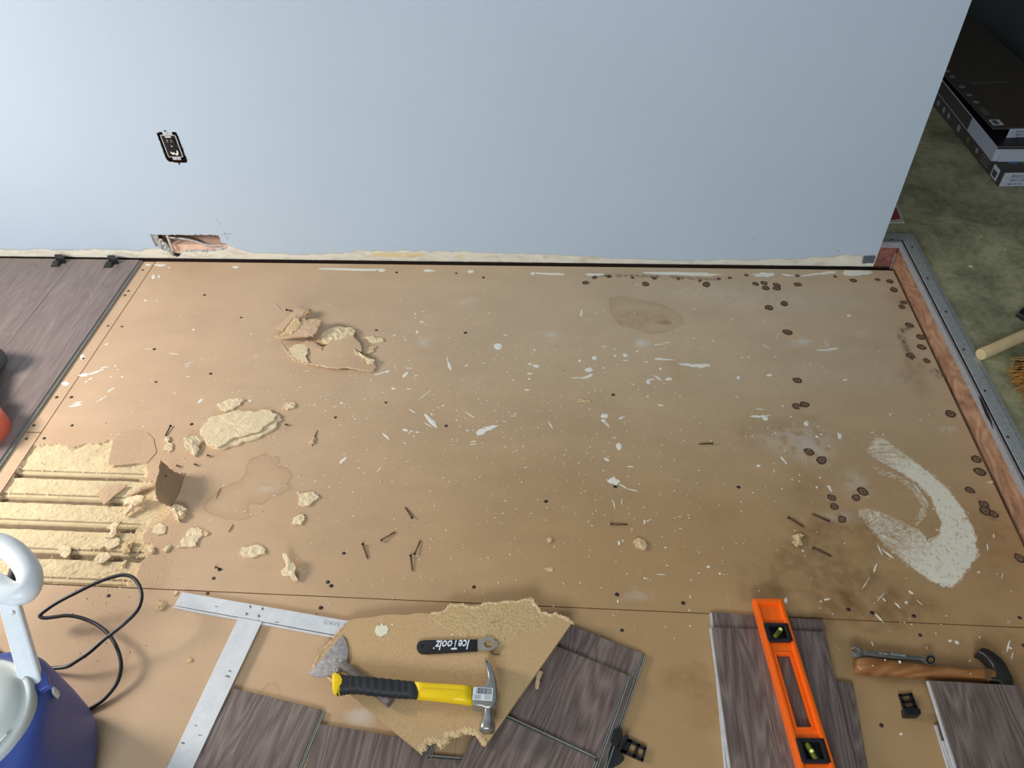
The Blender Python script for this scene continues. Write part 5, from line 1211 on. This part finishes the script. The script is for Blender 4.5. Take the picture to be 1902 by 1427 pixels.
chip('wood_chip', 'teardrop pale chip, the lower one of the pair right of the water stain', cB([(1285,592),(1300,550),(1350,515),(1385,510),(1402,545),(1370,592),(1320,596)]), .005, T)
chip('wood_chip', 'oblong pale chip standing alone above the T-square crossbar', cB([(862,830),(880,778),(960,770),(1040,770),(1075,790),(1068,830),(1000,852),(910,862)]), .006, T)
chip('wood_chip', 'long pale splinter leaning up beside a small flake, left of the nails', cB([(1230,880),(1245,868),(1290,910),(1320,960),(1335,1050),(1300,1050),(1250,980)]), .010, T, tilt=(.0, .35))
chip('wood_chip', 'small flake under the leaning splinter', cB([(1205,980),(1240,940),(1275,970),(1280,1015),(1240,1020),(1210,1010)]), .004, T)
chip('wood_chip', 'large angular pale chip below the upright curl', cB([(340,775),(400,715),(430,650),(510,615),(555,640),(560,680),(520,715),(505,770),(460,782)]), .006, T)
chip('wood_chip', 'greenish small flake tucked against the large angular chip', cB([(555,640),(590,645),(615,660),(590,690),(555,685)]), .004, m_torn2)
chip('wood_chip', 'rounded star-shaped chip right of the third groove', cB([(142,660),(155,610),(200,580),(250,605),(268,630),(240,672),(190,678)]), .004, T)
chip('wood_chip', 'crumpled thick chip at the foot of the upright curl', cB([(288,460),(320,435),(390,440),(425,470),(405,520),(350,558),(315,510)]), .013, m_torn, rough=1.6)
chip('wood_chip', 'small twisted crumb left of the large angular chip', cB([(228,808),(250,780),(285,758),(300,780),(280,805),(250,820)]), .006, T)
chip('wood_chip', 'pale flake bridging the fourth groove, the left one', cC([(215,640),(250,600),(330,575),(390,600),(412,650),(400,700),(340,758),(285,762),(250,720)]), .004, T, z0=.0005)
chip('wood_chip', 'pale flake bridging the fourth groove, the middle one', cC([(748,790),(790,730),(860,690),(960,680),(1005,750),(900,830),(800,845)]), .004, T, z0=.001)
chip('wood_chip', 'curled flake standing across the third groove', cC([(935,330),(1000,280),(1070,260),(1135,265),(1090,340),(1085,400),(1040,460),(960,478),(930,465),(990,390),(1000,350)]), .006, T, z0=.0005, tilt=(.1, .1))
chip('wood_chip', 'wide pale flake lying right below the curled one', cC([(640,600),(760,540),(920,480),(1060,450),(1130,480),(1120,560),(1000,640),(860,620),(760,600)]), .003, T, z0=-.0005, rough=1.5)
chip('wood_chip', 'greyish stone-like chip at the right end of the fourth groove', cC([(1170,560),(1200,520),(1300,510),(1350,530),(1290,600),(1280,680),(1180,695)]), .007, m_torn2, z0=-.001)
chip('wood_chip', 'two-tone crumb on the rim at the right end of the fourth groove', cC([(1540,620),(1600,585),(1640,620),(1650,660),(1600,690),(1545,670)]), .008, T)
chip('wood_chip', 'little rolled crumb in the strip below the fourth groove', cC([(1150,890),(1180,820),(1215,790),(1240,810),(1215,860),(1170,900)]), .006, T, z0=-.003)
chip('wood_chip', 'pinkish triangular paper flake lying across the second groove', cE([(712,545),(735,520),(800,480),(870,472),(930,478),(925,490),(850,550),(762,632),(745,600)]), .003, m_paperchip, z0=.001)
_pc = P(205, 830)
sheet('wood_chip', 'peeled corner of brown facing above the first groove', cE([(800,335),(838,165),(900,110),(1000,85),(1085,92),(1130,140),(1150,240),(1080,318),(1000,318),(880,338)]), .0012, m_paperchip, .0004, zf=lambda x, y: max(0, .006-(x-_pc[0])*.07), jit=.0004)
sheet('wood_chip', 'pale fringe of fibre under the peeled corner of facing', cE([(788,338),(800,250),(832,160),(900,106),(900,160),(870,330)]), .0012, T, .0030, jit=.0012)
chip('wood_chip', 'pale splinter curling below the second groove, left of the upright curl', cE([(900,705),(960,640),(1000,610),(1020,575),(1085,590),(1060,625),(1000,650),(930,700)]), .009, T, tilt=(.2, .15))
chip('wood_chip', 'pale blade of fibre above the curling splinter', cE([(905,628),(925,580),(1000,565),(1060,572),(1085,590),(1040,620),(980,625)]), .006, T, tilt=(.2, .1))
chip('wood_chip', 'long pale sliver pointing at the upright curl', cE([(930,560),(1030,510),(1130,470),(1140,482),(1040,530),(930,575)]), .006, m_paperchip, z0=.0005)
chip('wood_chip', 'small dark-edged crumb between the cord and the T-square end', crop(0, 780, 3.9625, [(1150,1390),(1160,1330),(1190,1345),(1225,1355),(1210,1380),(1180,1400)]), .007, m_torn2)
chip('wood_chip', 'small pale splinter just above the left end of the T-square', crop(0, 780, 3.9625, [(1278,1290),(1300,1258),(1312,1262),(1290,1292)]), .003, T)
chip('wood_chip', 'small tan chip on the board between the cord and the T-square blade', crop(0, 1060, 3.8875, [(1338,655),(1360,632),(1392,636),(1380,655),(1350,664)]), .003, m_torn2)
chip('wood_chip', 'folded tan flake right of the lone horizontal nail', crop(1000, 900, 3.804, [(662,402),(685,385),(712,375),(755,395),(772,432),(750,462),(720,450),(700,445),(680,415)]), .006, m_torn2)
chip('wood_chip', 'pale crumb below the rusty nails near the white smear', crop(1380, 760, 3.644, [(330,900),(345,880),(385,840),(415,850),(395,880),(400,920),(370,925)]), .006, m_torn2, rough=1.6)
chip('wood_chip', 'tiny cream chip in the middle of the board, below the paint specks', crop(600, 640, 3.17, [(1502,320),(1545,325),(1580,332),(1540,342),(1508,346)]), .003, m_torn2)
chip('wood_chip', 'faint tan flake left of the folded flake, lower on the board', crop(1000, 900, 3.804, [(45,590),(100,585),(108,610),(60,614)]), .0015, m_torn2)
chip('wood_chip', 'tiny crumb with a dark pit on the board left of the horizontal nail', crop(1000, 900, 3.804, [(62,385),(80,370),(98,380),(92,405),(72,412)]), .004, m_torn2)
chip('wood_chip', 'long yellow sliver lying on the streaky plank beside the torn board', crop(960, 1170, 9.517, [(318,960),(345,870),(340,830),(400,720),(440,725),(462,755),(438,800),(410,900),(390,1045),(335,1050)]), .003, m_torn2, z0=.0168)
chip('wood_chip', 'small yellow chip caught at the edge of the hall step', crop(1380, 760, 3.644, [(1650,490),(1680,480),(1698,490),(1680,508)]), .004, m_torn2)
# the pile by the wall
PT = m_paperchip
_q = P(620, 665)
sheet('wood_chip', 'big brown-faced sheet of torn board at the front of the far pile', cD([(400,800),(480,745),(560,715),(640,690),(700,740),(850,800),(940,750),(1020,700),(1100,705),(1200,660),(1280,645),(1340,690),(1410,770),(1400,830),(1300,790),(1340,850),(1400,910),(1480,940),(1580,960),(1595,1020),(1560,1075),(1510,1090),(1300,1060),(1200,1050),(1080,1065),(960,1050),(850,1020),(640,985),(520,935),(490,940)]), .005, PT, .004, zf=lambda x, y: .004*math.sin((x-_q[0])*22+1)+.004*max(0, (y-_q[1])*20))
sheet('wood_chip', 'pale torn layer feathering off the left of the big sheet in the far pile', cD([(410,790),(480,745),(560,720),(640,735),(670,800),(650,900),(690,985),(600,970),(520,935),(470,880)]), .0015, T, .0105, jit=.0018)
chip('wood_chip', 'crumbly raised rim on the right of the big brown sheet in the far pile', cD([(1300,790),(1380,870),(1480,920),(1580,950),(1580,990),(1490,985),(1400,930),(1320,850)]), .007, T, z0=.008, rough=1.8)
chip('wood_chip', 'broad pale slab in the middle of the far pile', cD([(830,620),(900,560),(1080,480),(1180,500),(1320,540),(1310,610),(1240,660),(1100,690),(960,720),(900,700)]), .010, T, z0=.004, rough=1.1)
chip('wood_chip', 'dark greenish flake under the middle of the far pile', cD([(780,690),(840,600),(940,610),(995,650),(930,730),(830,740)]), .004, m_torn2, z0=.001)
chip('wood_chip', 'upper curled sheet of the far pile with a torn right edge', cD([(190,630),(340,580),(560,470),(700,445),(820,440),(870,490),(830,560),(820,610),(760,655),(640,665),(280,650)]), .008, PT, z0=.012, tilt=(.12, .05), rough=.9)
chip('wood_chip', 'pale splintered tongue lying on the upper curled sheet', cD([(270,610),(380,520),(500,370),(560,440),(600,470),(540,540),(460,590),(340,610)]), .005, m_torn2, z0=.022, tilt=(.1, .05))
chip('wood_chip', 'brown strip leaning at the back of the far pile, over the nail', cD([(225,510),(420,370),(520,290),(600,290),(645,325),(600,390),(560,440),(500,360),(400,480),(330,545)]), .004, PT, z0=.010, tilt=(.05, .15), rough=.4)
chip('wood_chip', 'small pale tuft at the centre of the far pile', cD([(560,440),(620,380),(660,425),(740,445),(700,490),(600,480)]), .010, T, z0=.016, rough=1.6)
chip('wood_chip', 'little chip behind the far pile, nearest the wall', cD([(570,260),(620,235),(680,250),(708,300),(650,320),(600,290)]), .006, m_torn2, z0=.001)
chip('wood_chip', 'flat chip lying right of the far pile, the upper one', cD([(1440,630),(1560,618),(1700,655),(1700,680),(1560,712),(1500,680)]), .005, T)
chip('wood_chip', 'thin leaf-like chip right of the far pile, the lower one', cD([(1400,830),(1440,780),(1560,745),(1605,760),(1570,820),(1440,885)]), .004, m_torn2)
chip('wood_chip', 'pinkish small sheet between the two curled sheets of the far pile', cD([(640,680),(740,700),(880,775),(860,812),(760,790),(640,770)]), .005, PT, z0=.010, rough=.5)
# straws of pale fibre
def straw(label, a_, b_, z=.0012, r=.0011, mat=T):
    p, q = P(*a_, z), P(*b_, z); m_ = (p+q)/2+np.array([random.gauss(0, .001), random.gauss(0, .001), .0008])
    mk('splinter', *tube_geo([p, m_, q], [r*.5, r, r*.5], 5), mat, label=label, cat='splinter')
straw('thin pale splinter behind the far pile, above the nail', (505.5,562.5), (522,576.5), mat=m_cream)
straw('long thin pale splinter left of the far pile sheet', (521.5,636.5), (546,669), mat=m_cream)
straw('fine dark-tipped splinter right of the upright curl', (409.5,907), (401,926), r=.0012, mat=m_edge)
straw('small dark splinter below the water stain', (433,974), (424.5,988.5), r=.0014, mat=m_edge)
straw('short pale stick on the board between the cooler and the T-square', (151.5,1302), (146,1309), mat=m_cream)
straw('dark splinter standing beside the torn grain on the middle left', (589.4,799.5), (580,828.5), r=.0014, mat=m_nail)
chip('wood_chip', 'crumb wrapped on the dark splinter on the middle left', cA([(1625,605),(1650,570),(1690,545),(1705,570),(1680,620),(1640,622)]), .005, m_torn2)
straw('bright scratch-like splinter near the spanner end of the seam', (1627,1140), (1642,1158), mat=m_cream)

# upright curl of torn facing
ft = thing('torn_curl', 'dark upright curl of torn board facing casting a soft shadow', 'wood chip', tuple(P(325, 925)))
hinge = [P(*q, .0015) for q in cE([(1362,392),(1345,450),(1325,520),(1295,585),(1262,640)])]
free = [P(x, y, z) for (x, y), z in zip(cE([(1180,300),(1165,400),(1142,480),(1148,550),(1170,602)]), (.062, .066, .064, .052, .034))]
V = []; F = []; nu, nvv = 24, 16
hc = catmull(hinge, 6); fc = catmull(free, 6)
for i in range(nu+1):
    s = i/nu; k = s*(len(hc)-1); i0 = min(int(k), len(hc)-2); t = k-i0; hpt = hc[i0]*(1-t)+hc[i0+1]*t; fpt = fc[i0]*(1-t)+fc[i0+1]*t
    for j in range(nvv+1):
        v_ = j/nvv; q = hpt*(1-v_)+fpt*v_; bow = math.sin(v_*math.pi)*.006
        q = q+np.array([bow*.5, 0, -bow])
        if i == 0: q = q+np.array([random.gauss(0, .0012), random.gauss(0, .0012), -.02*math.sin(v_*math.pi)+.0])
        elif i < 5: q = q+np.array([0, 0, -.02*math.sin(v_*math.pi)*(1-i/5)])
        if j == nvv or i == nu: q = q+np.array([random.gauss(0, .001), random.gauss(0, .0014), random.gauss(0, .001)])
        V.append(q)
off = len(V)
for q in list(V): V.append(np.array(q)+np.array([-.0022, .0008, -.0006]))
for i in range(nu):
    for j in range(nvv):
        a_ = i*(nvv+1)+j; F.append((a_, a_+1, a_+nvv+2, a_+nvv+1)); F.append((off+a_, off+a_+nvv+1, off+a_+nvv+2, off+a_+1))
for i in range(nu):
    for j in (0, nvv): a_ = i*(nvv+1)+j; F.append((a_, a_+nvv+1, off+a_+nvv+1, off+a_))
for j in range(nvv):
    for i in (0, nu): a_ = i*(nvv+1)+j; F.append((a_, a_+1, off+a_+1, off+a_))
for vv in V:
    vv[2] = max(vv[2], .0006)
fixn(mk('facing', V, F, m_flap, ft, smooth=True))
q = P(307, 886, .045); V = [(q[0]+.004*math.cos(k*.9), q[1]+.003*math.sin(k*.9), q[2]+.003*math.sin(k*.9)+.002) for k in range(7)]
mk('nail_hole', V, [tuple(range(7))], m_dark, ft)

# crumbs: too many to count
V = []; F = []
def crumb(x, y, r, z=0.0):
    k0 = len(V); a0 = random.uniform(0, 6); h_ = r*random.uniform(.6, 1.1)
    for q in range(5): V.append((x+r*math.cos(a0+q*1.257)*random.uniform(.6, 1.3), y+r*math.sin(a0+q*1.257)*random.uniform(.6, 1.3), z+.0002))
    V.append((x+random.uniform(-.3, .3)*r, y+random.uniform(-.3, .3)*r, z+h_))
    for q in range(5): F.append((k0+q, k0+(q+1) % 5, k0+5))
for cx, cy, sx_, sy_, nn_ in ((300, 900, .10, .12, 320), (250, 1010, .05, .10, 220), (600, 640, .10, .05, 90), (440, 800, .14, .06, 120), (620, 1050, .35, .12, 170), (900, 1000, .5, .15, 160), (1300, 1000, .45, .2, 120), (700, 1240, .25, .1, 70), (1500, 1290, .35, .08, 90), (200, 1180, .12, .12, 60), (900, 800, .6, .2, 120)):
    c = P(cx, cy)
    for k in range(nn_):
        x, y = random.gauss(c[0], sx_), random.gauss(c[1], sy_)
        if not (.02 < x < 2.42 and -1.75 < y < -.03) or (y < -1.30 and x > .62) or (y < -1.42 and x < .6): continue
        crumb(x, y, random.choice([.0008, .0011, .0016, .0024]))
mk('wood_crumbs', V, F, m_torn, label='scattered pale crumbs of torn board across the floor', cat='debris', kind='stuff')

# ------------------------------------------------------------------ loose nails
def nail(label, head, tip, r=.0015, zh_=.0045, name='nail', mat=None, zt=.0016):
    p, q = P(*head, zh_), P(*tip, zt); d = (q-p)/np.linalg.norm(q-p)
    t = thing(name, label, 'nail', (p[0], p[1], 0))
    L = np.linalg.norm(q-p)
    mk('shank', *tube_geo([p, p+d*L*.9, q], [r, r, r*.3], 8), mat or m_nail, t, smooth=True)
    mk('head', *tube_geo([p-d*.0006, p+d*.0008], [.0036, .0032], 10), mat or m_nailhead, t)
m_nd = simple('dark_nail', (52, 46, 42), .5, .6, nscale=400, nam=.3, bump=.4)
nail('loose brown nail, the topmost of the five in the middle of the board', (765,961.6), (752,942))
nail('loose brown nail lying slantwise, left of the topmost one of the middle five', (708,1003.9), (734.9,987.7))
nail('loose brown nail, leftmost of the five in the middle of the board', (673.5,1010.8), (682.8,1038.6))
nail('loose brown nail pointing up, right-hand one of the middle five', (770,1029.3), (781,1003.3))
nail('loose brown nail pointing down, lowest of the middle five', (762.6,1032), (766,1061.7))
nail('loose nail lying level, alone in the middle right of the board', (1134.6,973.6), (1166,974.4))
nail('rusty nail left of the pair near the white smear', (1464,961.5), (1493,979.5), .0019)
nail('rusty nail right of the pair near the white smear', (1540.5,969), (1507.6,954.8), .0019)
nail('rusty nail below the crumb near the white smear', (1510,1018), (1544.7,1034.4), .0019)
nail('dark nail lying level amid paint specks right of centre', (1324,824), (1297,825), .0016)
nail('dark nail pointing down above the small square chip on the left', (316.7,791), (306.6,811), mat=m_nd)
nail('dark nail poking out behind the far pile', (532,575.5), (553,581.5), mat=m_nd)
for lbl, (x, y) in (('tiny black tack right of the upright curl, the upper one', (385, 846)), ('tiny black tack right of the upright curl, the middle one', (361, 862.5)), ('tiny black tack right of the upright curl, the left one', (328, 865)), ('tiny black tack right of the oval slab', (530, 788.5)), ('tiny black tack lying below the leaning splinter', (400,1054))):
    nail(lbl, (x, y), (x+6, y+1.5), .0014, .006, 'tack', m_nd)

# ------------------------------------------------------------------ hall things: cartons, pole, broom
ZB = H+.0005
def carton(name, label, org, ang, W, L, h_, th=.003):
    t = put(name, None, None, label, 'box', None, None, Matrix.Translation(Vector(org)) @ Matrix.Rotation(ang, 4, 'Z'))
    return t
def lb(t, nm, x0, x1, y0, y1, z0, z1, mt, bev=.0006, kind=None):
    b = box_bm(x0, x1, y0, y1, z0, z1, bev); me = bpy.data.meshes.new(nm); b.to_mesh(me); b.free(); me.materials.append(mt); return put(nm, me, t, kind=kind)
def ltext(t, s, x, y, z, size, mat, side='front', **kw):
    M_ = M44(t); o3 = M_ @ Vector((x, y, z)); R3 = M_.to_3x3()
    if side == 'front': X, Yd = R3 @ Vector((1, 0, 0)), R3 @ Vector((0, 0, 1))
    elif side == 'left': X, Yd = R3 @ Vector((0, -1, 0)), R3 @ Vector((0, 0, 1))
    else: X, Yd = R3 @ Vector((1, 0, 0)), R3 @ Vector((0, 1, 0))
    return text_obj('lettering', s, o3, X, Yd, size, mat, t, **kw)
m_prt = simple('carton_print_pale', (150, 150, 148), .6, bump=0); m_cblue = simple('print_blue', (70, 116, 160), .6, bump=0); m_cgreen = simple('print_green', (88, 120, 66), .6, bump=0); m_navy = simple('print_navy', (40, 46, 70), .6, bump=0)
c1_ = carton('flooring_carton', 'closed brown flooring carton with white label end, lowest of the hall stack', (2.858, .362, ZB), math.radians(2.0), .2, 1.25, .052)
lb(c1_, 'body', 0, .215, 0, 1.30, 0, .053, m_carton)
lb(c1_, 'end_label', .004, .212, -.0012, .0002, .0005, .0515, m_cartonw)
ltext(c1_, 'Bioproof', .055, -.0016, .040, .014, m_navy, shear=.2)
ltext(c1_, 'BIRCH CORE', .055, -.0016, .023, .008, m_ink, bold=.02)
ltext(c1_, 'MSR 218 178', .050, -.0016, .009, .008, m_ink, bold=.02)
lb(c1_, 'rule', .018, .095, -.0017, -.0012, .0315, .0322, m_navy, 0)
lb(c1_, 'side_label', -.0012, .0002, .022, .066, .006, .048, m_sticker)
for k in range(9): lb(c1_, 'bar', -.0018, -.0012, .030+.0034*k, .0318+.0034*k, .012, .034, m_ink, 0)
for k, (yy, rr) in enumerate(((.20, .010), (.28, .011), (.37, .013), (.47, .011), (.52, .012), (.58, .012), (.64, .012))):
    b = bmesh.new(); bmesh.ops.create_circle(b, cap_ends=True, segments=16, radius=rr)
    for v in b.verts: v.co = Vector((-.0008, yy+v.co.x, .026+v.co.y))
    me = bpy.data.meshes.new('icon'); b.to_mesh(me); b.free(); me.materials.append(m_prt if k != 1 else m_cgreen); put('icon', me, c1_)
for k in range(3): lb(c1_, 'print_line', -.0009, .0002, .10, .16, .014+.010*k, .0155+.010*k, m_prt, 0)
for xx, mt in ((.056, m_cblue), (.095, m_cgreen)):
    b = bmesh.new(); bmesh.ops.create_circle(b, cap_ends=True, segments=20, radius=.020)
    for v in b.verts: v.co = Vector((xx+v.co.x, .072+v.co.y, .0536))
    me = bpy.data.meshes.new('icon'); b.to_mesh(me); b.free(); me.materials.append(mt); put('icon', me, c1_)
c2_ = carton('open_carton', 'opened flooring carton with white inner walls, on top of the closed carton', (2.842, .435, ZB+.0537), math.radians(1.0), .2, 1.25, .052)
hh = .052
lb(c2_, 'wall', 0, .003, 0, 1.22, 0, hh, m_cartonw); lb(c2_, 'wall', .207, .21, 0, 1.22, 0, hh, m_cartonw); lb(c2_, 'bottom', .003, .207, .003, 1.22, 0, .002, m_cartonw); lb(c2_, 'wall', .003, .207, 0, .003, 0, hh*.85, m_cartonw)
lb(c2_, 'flap', .020, .24, -.004, -.001, 0, hh*.82, m_cartonw); lb(c2_, 'printed_band', -.0012, .0, .22, 1.22, .004, hh-.002, m_carton); lb(c2_, 'wall', .003, .207, 1.217, 1.22, 0, hh, m_cartonw)
for k in range(3):
    M_ = Matrix.Identity(4)
    t = put('dark_plank', None, None, ('dark plank inside the open carton, bottom one', 'dark plank inside the open carton, middle one', 'dark plank inside the open carton, top one')[k], 'plank', None, None, M44(c2_) @ Matrix.Translation((.006+.004*k, .008+.022*k, .003+.0092*k)))
    lb(t, 'wear_layer', 0, .185, 0, 1.18, .006, .0085, simple('dark_plank_face', (34, 32, 36), .4)); lb(t, 'core', -.0015, .186, -.0015, 1.18, 0, .006, m_core)
c3_ = put('carton_lid', None, None, 'dark brown carton lid lying askew on the open carton', 'box lid', None, None, Matrix.Translation(Vector((2.866, .548, ZB+.112))) @ Matrix.Rotation(math.radians(3.0), 4, 'Z'))
lb(c3_, 'panel', 0, .34, 0, 1.30, 0, .006, m_carton)
lb(c3_, 'pale_band', .002, .338, 1.06, 1.298, .006, .0063, simple('carton_grey_print', (112, 120, 124), .6, bump=0), 0)
lb(c3_, 'end_flap', .055, .26, -.006, -.003, -.036, .004, m_cartonw)
ltext(c3_, 'Bioproof', .100, -.0066, -.006, .012, m_navy, shear=.2); ltext(c3_, 'BIRCH CORE', .105, -.0066, -.018, .008, m_ink, bold=.02); ltext(c3_, 'MSR 218 178', .105, -.0066, -.028, .007, m_ink, bold=.02)
lb(c3_, 'side_label', .008, .045, .020, .062, .006, .0068, m_sticker)
for k in range(9): lb(c3_, 'bar', .014, .032, .026+.0034*k, .0278+.0034*k, .0068, .0072, m_ink, 0)
for yy in (.20, .26, .33, .42, .47, .51):
    b = bmesh.new(); bmesh.ops.create_circle(b, cap_ends=True, segments=16, radius=.011)
    for v in b.verts: v.co = Vector((.022+v.co.x, yy+v.co.y, .0066))
    me = bpy.data.meshes.new('icon'); b.to_mesh(me); b.free(); me.materials.append(m_prt); put('icon', me, c3_)
for k in range(3): lb(c3_, 'print_line', .012+.008*k, .0135+.008*k, .10, .16, .006, .0066, m_prt, 0)
ltext(c3_, 'Natural Timber', .14, .36, .0066, .022, m_prt, side='top', shear=.2)
for k in range(3): lb(c3_, 'print_line', .02+.07*k, .07+.07*k, .95, .965, .006, .0066, m_prt, 0)
# wooden pole
e0 = P(1821, 659, H+.017); e1 = P(1960, 598, H+.017); d = (e1-e0)/np.linalg.norm(e1-e0)
pole = thing('broom_pole', 'pale round wooden pole lying on the green vinyl beside the metal edging', 'pole', (e0[0], e0[1], H))
fixn(mk('shaft', *tube_geo([e0+d*.0, e0+d*.002, e0+d*.75], [.0138, .0152, .0152], 24), m_handle, pole, smooth=False))
for f in pole.children[0].data.polygons:
    if len(f.vertices) == 4: f.use_smooth = True
# broom head with straw
bro = thing('straw_broom', 'straw broom head with yellow-brown bristles at the right edge', 'broom', tuple(P(1925, 720, H)))
V = []; F = []
for k in range(420):
    y0 = random.uniform(-.055, .055); c = P(1925, 705, H+.03)+np.array([.02, y0*1.2, random.uniform(-.022, .022)])
    ln = random.uniform(.045, .072); dv = np.array([-1.0, -.25+.8*y0*4+random.uniform(-.2, .2), random.uniform(-.35, .1)]); dv /= np.linalg.norm(dv)
    q = c+dv*ln; q[2] = max(q[2], H+.001); k0 = len(V); w_ = .0011
    s = np.array([0, w_, 0]); t_ = np.array([0, 0, w_])
    V += [c+s, c+t_, c-s, q+s*.5, q+t_*.5, q-s*.5]
    F += [(k0, k0+1, k0+4, k0+3), (k0+1, k0+2, k0+5, k0+4), (k0+2, k0, k0+3, k0+5)]
mk('bristles', V, F, m_straw, bro, kind='stuff')
c = P(1925, 705, H+.03)
bm_mk('block', box_bm(c[0]+.015, c[0]+.06, c[1]-.08, c[1]+.08, H+.004, H+.055, .006, 2), m_black, bro)
b = bmesh.new(); bmesh.ops.create_cone(b, cap_ends=True, segments=20, radius1=.014, radius2=.011, depth=.05)
c = P(1907, 680, H+.03)
for v in b.verts: v.co = Vector((c[0]+v.co.z, c[1]+v.co.y, c[2]+v.co.x))
bm_mk('ferrule', b, m_black, bro)
dp = thing('dustpan', 'black plastic corner of a dustpan at the right edge on the vinyl', 'dustpan', tuple(P(1930, 580, H)))
bm_mk('tray', slab_bm([P(x, y, H+.016) for x, y in [(1890.5,580),(1902,569),(1935,566),(1940,600),(1903,588)]], .0155, .004, 3), m_black, dp, smooth=True, auto=50)
rp = thing('paper_packet', 'dark red and cream paper packet on the vinyl behind the wall corner', 'packet', tuple(P(1660, 400, H)))
bm_mk('sheet', slab_bm([P(x, y, H+.004) for x, y in crop(1560, 380, 3.754, [(330,125),(452,124),(410,10),(330,-40)])], .0035), simple('packet_cream', (186, 176, 160), .7), rp)
bm_mk('print_panel', slab_bm([P(x, y, H+.0046) for x, y in crop(1560, 380, 3.754, [(330,108),(425,100),(392,20),(330,-30)])], .0005), simple('packet_red', (140, 60, 58), .6), rp)
for (x, y), a_ in zip(crop(1560, 380, 3.754, [(985,225),(912,430),(1153,315)]), (40, -20, 30)):
    c = P(x, y, H+.002); d = np.array([math.cos(math.radians(a_)), math.sin(math.radians(a_)), 0])*.006
    mk('splinter', *tube_geo([c-d, c, c+d], [.0008, .0018, .0008], 6), m_cream, label={40: 'small cream splinter on the vinyl, farthest right', -20: 'small cream splinter on the vinyl, nearest the metal edging', 30: 'small cream splinter on the vinyl, in the tile middle'}[a_] if False else None, cat='splinter')
LB = ['small cream splinter on the green vinyl, the upper of the three specks', 'cream splinter on the green vinyl, the one nearest the metal edging', 'faint cream splinter on the green vinyl, the rightmost of the three specks']
sp_ = [o for o in SC.objects if o.name.startswith('splinter') and 'label' not in o.keys()]
for o, l in zip(sp_, LB): o['label'] = l
# screws on the hall-side pocket
for k in range(3):
    c = PX(1655+6*k, 487-3*k, 2.43)
